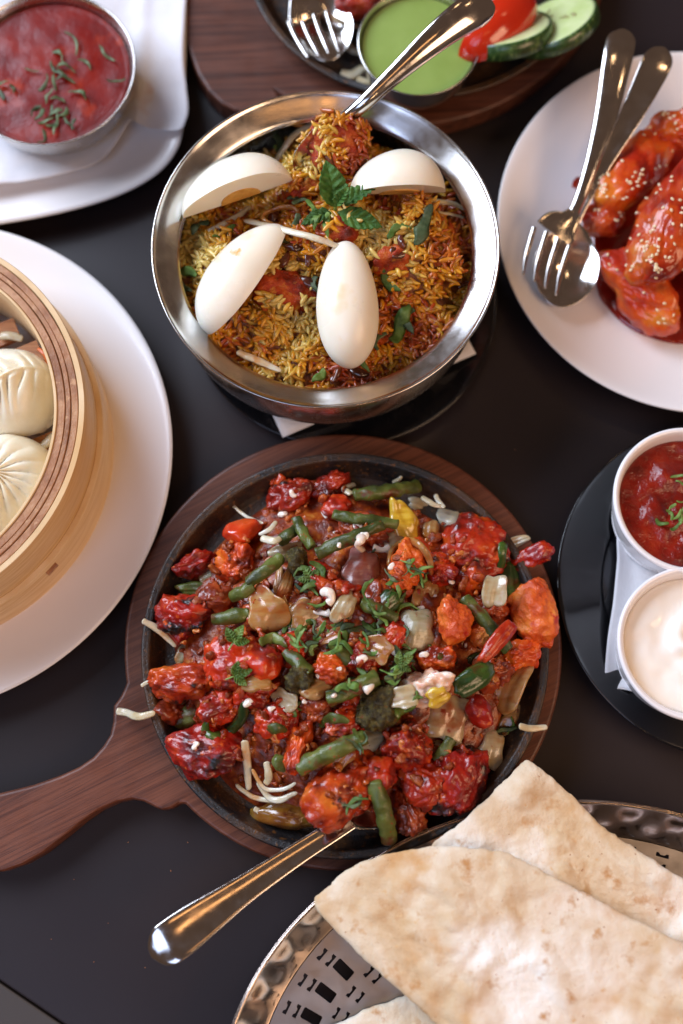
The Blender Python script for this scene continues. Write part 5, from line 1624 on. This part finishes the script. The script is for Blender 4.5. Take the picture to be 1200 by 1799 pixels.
# fine chopped onion and tomato in the gravy: uncountable
r_ = np.random.RandomState(21)
for mt, nm, lb, cnt, sz in (('bitsr', 'tomato_masala_bits', 'finely chopped red tomato masala between the sizzler pieces', 230, (.0018, .0050)), ('bitsy', 'golden_onion_bits', 'finely diced golden onion between the sizzler pieces', 210, (.0014, .0040)),
                            ('bitsb', 'brown_masala_bits', 'finely chopped brown masala between the sizzler pieces', 300, (.0018, .0056))):
    VV, FF, off = [], [], 0
    for i in range(cnt):
        a, q = r_.uniform(0, 6.283), .098 * math.sqrt(r_.uniform(0, 1))
        x, y = PC[0] + q * math.cos(a), PC[1] + q * math.sin(a)
        z = float(mound_s(x, y)) - .0052
        for c, R, ext in SEAT[:30]:
            d = (np.array([x, y]) - c[:2]) @ R
            w = (d[0] / ext[0]) ** 2 + (d[1] / ext[1]) ** 2
            if w < 1 and r_.uniform() < .45:
                z = max(z, c[2] + ext[2] * math.sqrt(1 - w) * .90)
        s_ = r_.uniform(*sz)
        v, f = lump(i % 60, (s_, s_ * r_.uniform(.5, .9), s_ * r_.uniform(.3, .6)), 4, 3, (.0012, .0008), (260, 600), .5, .3, .4)
        v = v @ roteu(*r_.uniform(0, 6, 3)).T + np.array([x, y, z])
        VV.append(v)
        FF.append(f + off)
        off += len(v)
    tag(mk(nm, np.vstack(VV), np.vstack(FF), mt), lb, 'masala', kind='stuff')

# cream drops and drizzle
CD = [(546, 1052, 26, 20), (560, 1075, 20, 16), (575, 1045, 26, 10), (532, 1095, 18, 30), (590, 1080, 12, 12), (1, 1, 0, 0)]
for k, (x, y, w, h) in enumerate([(497, 903, 20, 9), (514, 868, 10, 14), (505, 833, 12, 9), (572, 902, 14, 12), (576, 955, 11, 10), (596, 957, 10, 10), (561, 960, 8, 7), (688, 995, 11, 12), (762, 1048, 10, 11), (794, 1022, 8, 8), (784, 1066, 10, 18), (640, 942, 12, 14), (628, 925, 14, 18),
                                  (625, 970, 26, 14), (606, 998, 8, 9), (449, 1158, 12, 9), (447, 1172, 9, 8), (436, 1235, 13, 17), (343, 1310, 12, 14), (550, 1211, 11, 18), (534, 1233, 7, 8), (587, 1222, 8, 10), (477, 1245, 14, 8), (635, 1158, 18, 14), (694, 1140, 14, 26), (727, 1148, 13, 11), (745, 1150, 20, 10),
                                  (762, 1235, 12, 16), (775, 1215, 8, 12), (776, 1258, 22, 18), (808, 1272, 10, 20), (740, 1068, 12, 8), (680, 1058, 6, 10), (846, 1155, 20, 8), (822, 1138, 10, 16), (588, 935, 8, 8), (558, 1188, 8, 10), (596, 1175, 9, 8), (530, 1055, 10, 10), (466, 1085, 8, 8)]):
    p = seat(x, y, .0008)
    q = S(x, y, p[2]) / 2 * 1.1
    tag(mk('cream_drop', *put(lump(k + 800, (w * q * (.8 + .1 * (k % 5)), h * q, min(w, h) * q * .42), 5, 3, (.0008, .0004), (250, 600), .5), rotz(k * .7 if abs(w - h) < 5 else .2), p), 'cream'), 'small drop of white cream on the sizzler', 'cream', 'cream drops on the sizzler')
for k, L_ in enumerate([[(562, 1042), (578, 1040), (584, 1052), (576, 1060)], [(540, 1050), (530, 1068), (524, 1085), (526, 1092)], [(545, 1055), (555, 1070), (570, 1078), (582, 1076)], [(655, 962), (672, 966), (686, 960)], [(632, 1085), (652, 1082), (668, 1090), (690, 1076)], [(640, 1190), (652, 1205), (640, 1214)], [(625, 930), (634, 946), (628, 958), (638, 968)]]):
    pts = [seat(x, y, .001) for x, y in L_]
    tag(mk('cream_drizzle', *tube(pts, [.0018 + .0012 * ((k + j) % 2) for j in range(len(pts))], 28, 10, .7, cap=.08, nz=.0006, seed=k), 'cream'), ['looped cream drizzle over the centre red chicken', 'cream drizzle running down the golden onion petal', 'cream drizzle beside the coriander in the centre', 'cream streak by the purple onion petal', 'cream streak left of the white onion square', 'cream loop beside the thick middle bean', 'cream drizzle over the back bean'][k], 'cream', 'cream drizzles on the sizzler')

# coriander
HB = [(535, 1010), (548, 1018), (552, 1030), (540, 1035), (560, 1005), (528, 1020), (556, 1062), (570, 1085), (585, 1092), (600, 1098), (540, 1102), (525, 1105), (512, 1100), (500, 1098), (530, 1118), (548, 1115), (562, 1110), (580, 1118), (590, 1128), (604, 1112),
      (515, 1125), (545, 1135), (508, 1085), (600, 1135), (720, 990), (726, 1002), (735, 1010), (745, 1018), (690, 1048), (700, 1040), (705, 1052), (678, 1060), (685, 1068), (668, 1075), (672, 1090), (660, 1105), (650, 1112), (668, 1108), (722, 1075), (730, 1090), (722, 1110),
      (735, 1130), (745, 1118), (710, 1135), (640, 1130), (650, 1150), (690, 1165), (700, 1172), (715, 1160), (690, 1180), (725, 1165), (705, 1150), (610, 1195), (620, 1205), (632, 1190), (600, 1210), (520, 1245), (686, 1195), (672, 1205), (640, 1030), (655, 985), (686, 1020), (628, 1005), (640, 1298), (630, 1302), (733, 1230), (890, 1282), (625, 1412)]
for k, (x, y) in enumerate([(x + dx, y + dy) for x, y in HB for dx, dy in ((0, 0), (((x * 7) % 19) - 9, ((y * 5) % 17) - 8))]):
    rr = np.random.RandomState(k)
    p = seat(x, y, .0020)
    shred(p, rr.uniform(.006, .017), rr.uniform(.0007, .0017), 'herb' if k % 3 else 'herbd', 'chopped green coriander shred scattered over the sizzler', 'coriander shreds on the sizzler', 1700 + k)


def coriander(px, py, size, ang, label, seed):
    p = seat(px, py, .0035)
    t = empty('coriander_leaf', p, label, 'coriander', 'whole coriander leaves on the sizzler')
    k = size * S(px, py, p[2])
    for j, a in enumerate((-55, 0, 55)):
        d = math.radians(ang + a)
        leaf('leaflet', p, (math.cos(d), math.sin(d), .12 + .1 * j), k * (.62 if a else .75), k * .5, .25, .1 * (j - 1), .25, 'herb', t, seed + j, .35, 48)
    d = math.radians(ang + 180)
    mk('stem', *tube([p, p + np.array([math.cos(d), math.sin(d), -.1]) * k * .4], .0005, 8, 6), 'stem', t)


coriander(410, 1128, 46, 60, 'flat coriander leaf on the big left chicken piece', 1)
coriander(412, 1188, 44, 20, 'small coriander leaf lying below the flat one', 5)
coriander(700, 1168, 40, 30, 'coriander leaf right of the centre red chicken', 9)
coriander(548, 1020, 40, 120, 'coriander leaf above the cream drizzle', 13)

# serving spoon
spoon('serving_spoon', 'steel serving spoon with its handle reaching out over the table from the sizzler',
      [P(268, 1680, .050), P(276, 1673, .052), P(300, 1655, .054), P(345, 1622, .053), P(430, 1562, .049), P(520, 1502, .044), P(575, 1467, .041), P(615, 1442, .038)],
      [.0104, .0112, .0118, .0110, .0078, .0062, .0057, .0053], [P(615, 1442, .038), P(630, 1430, .034), P(660, 1405, .030), P(690, 1380, .030)], [.006, .012, .018, .016], [0, .003, .006, .005], hcam=.0016, th=.0026, up=(.1, .12, 1))
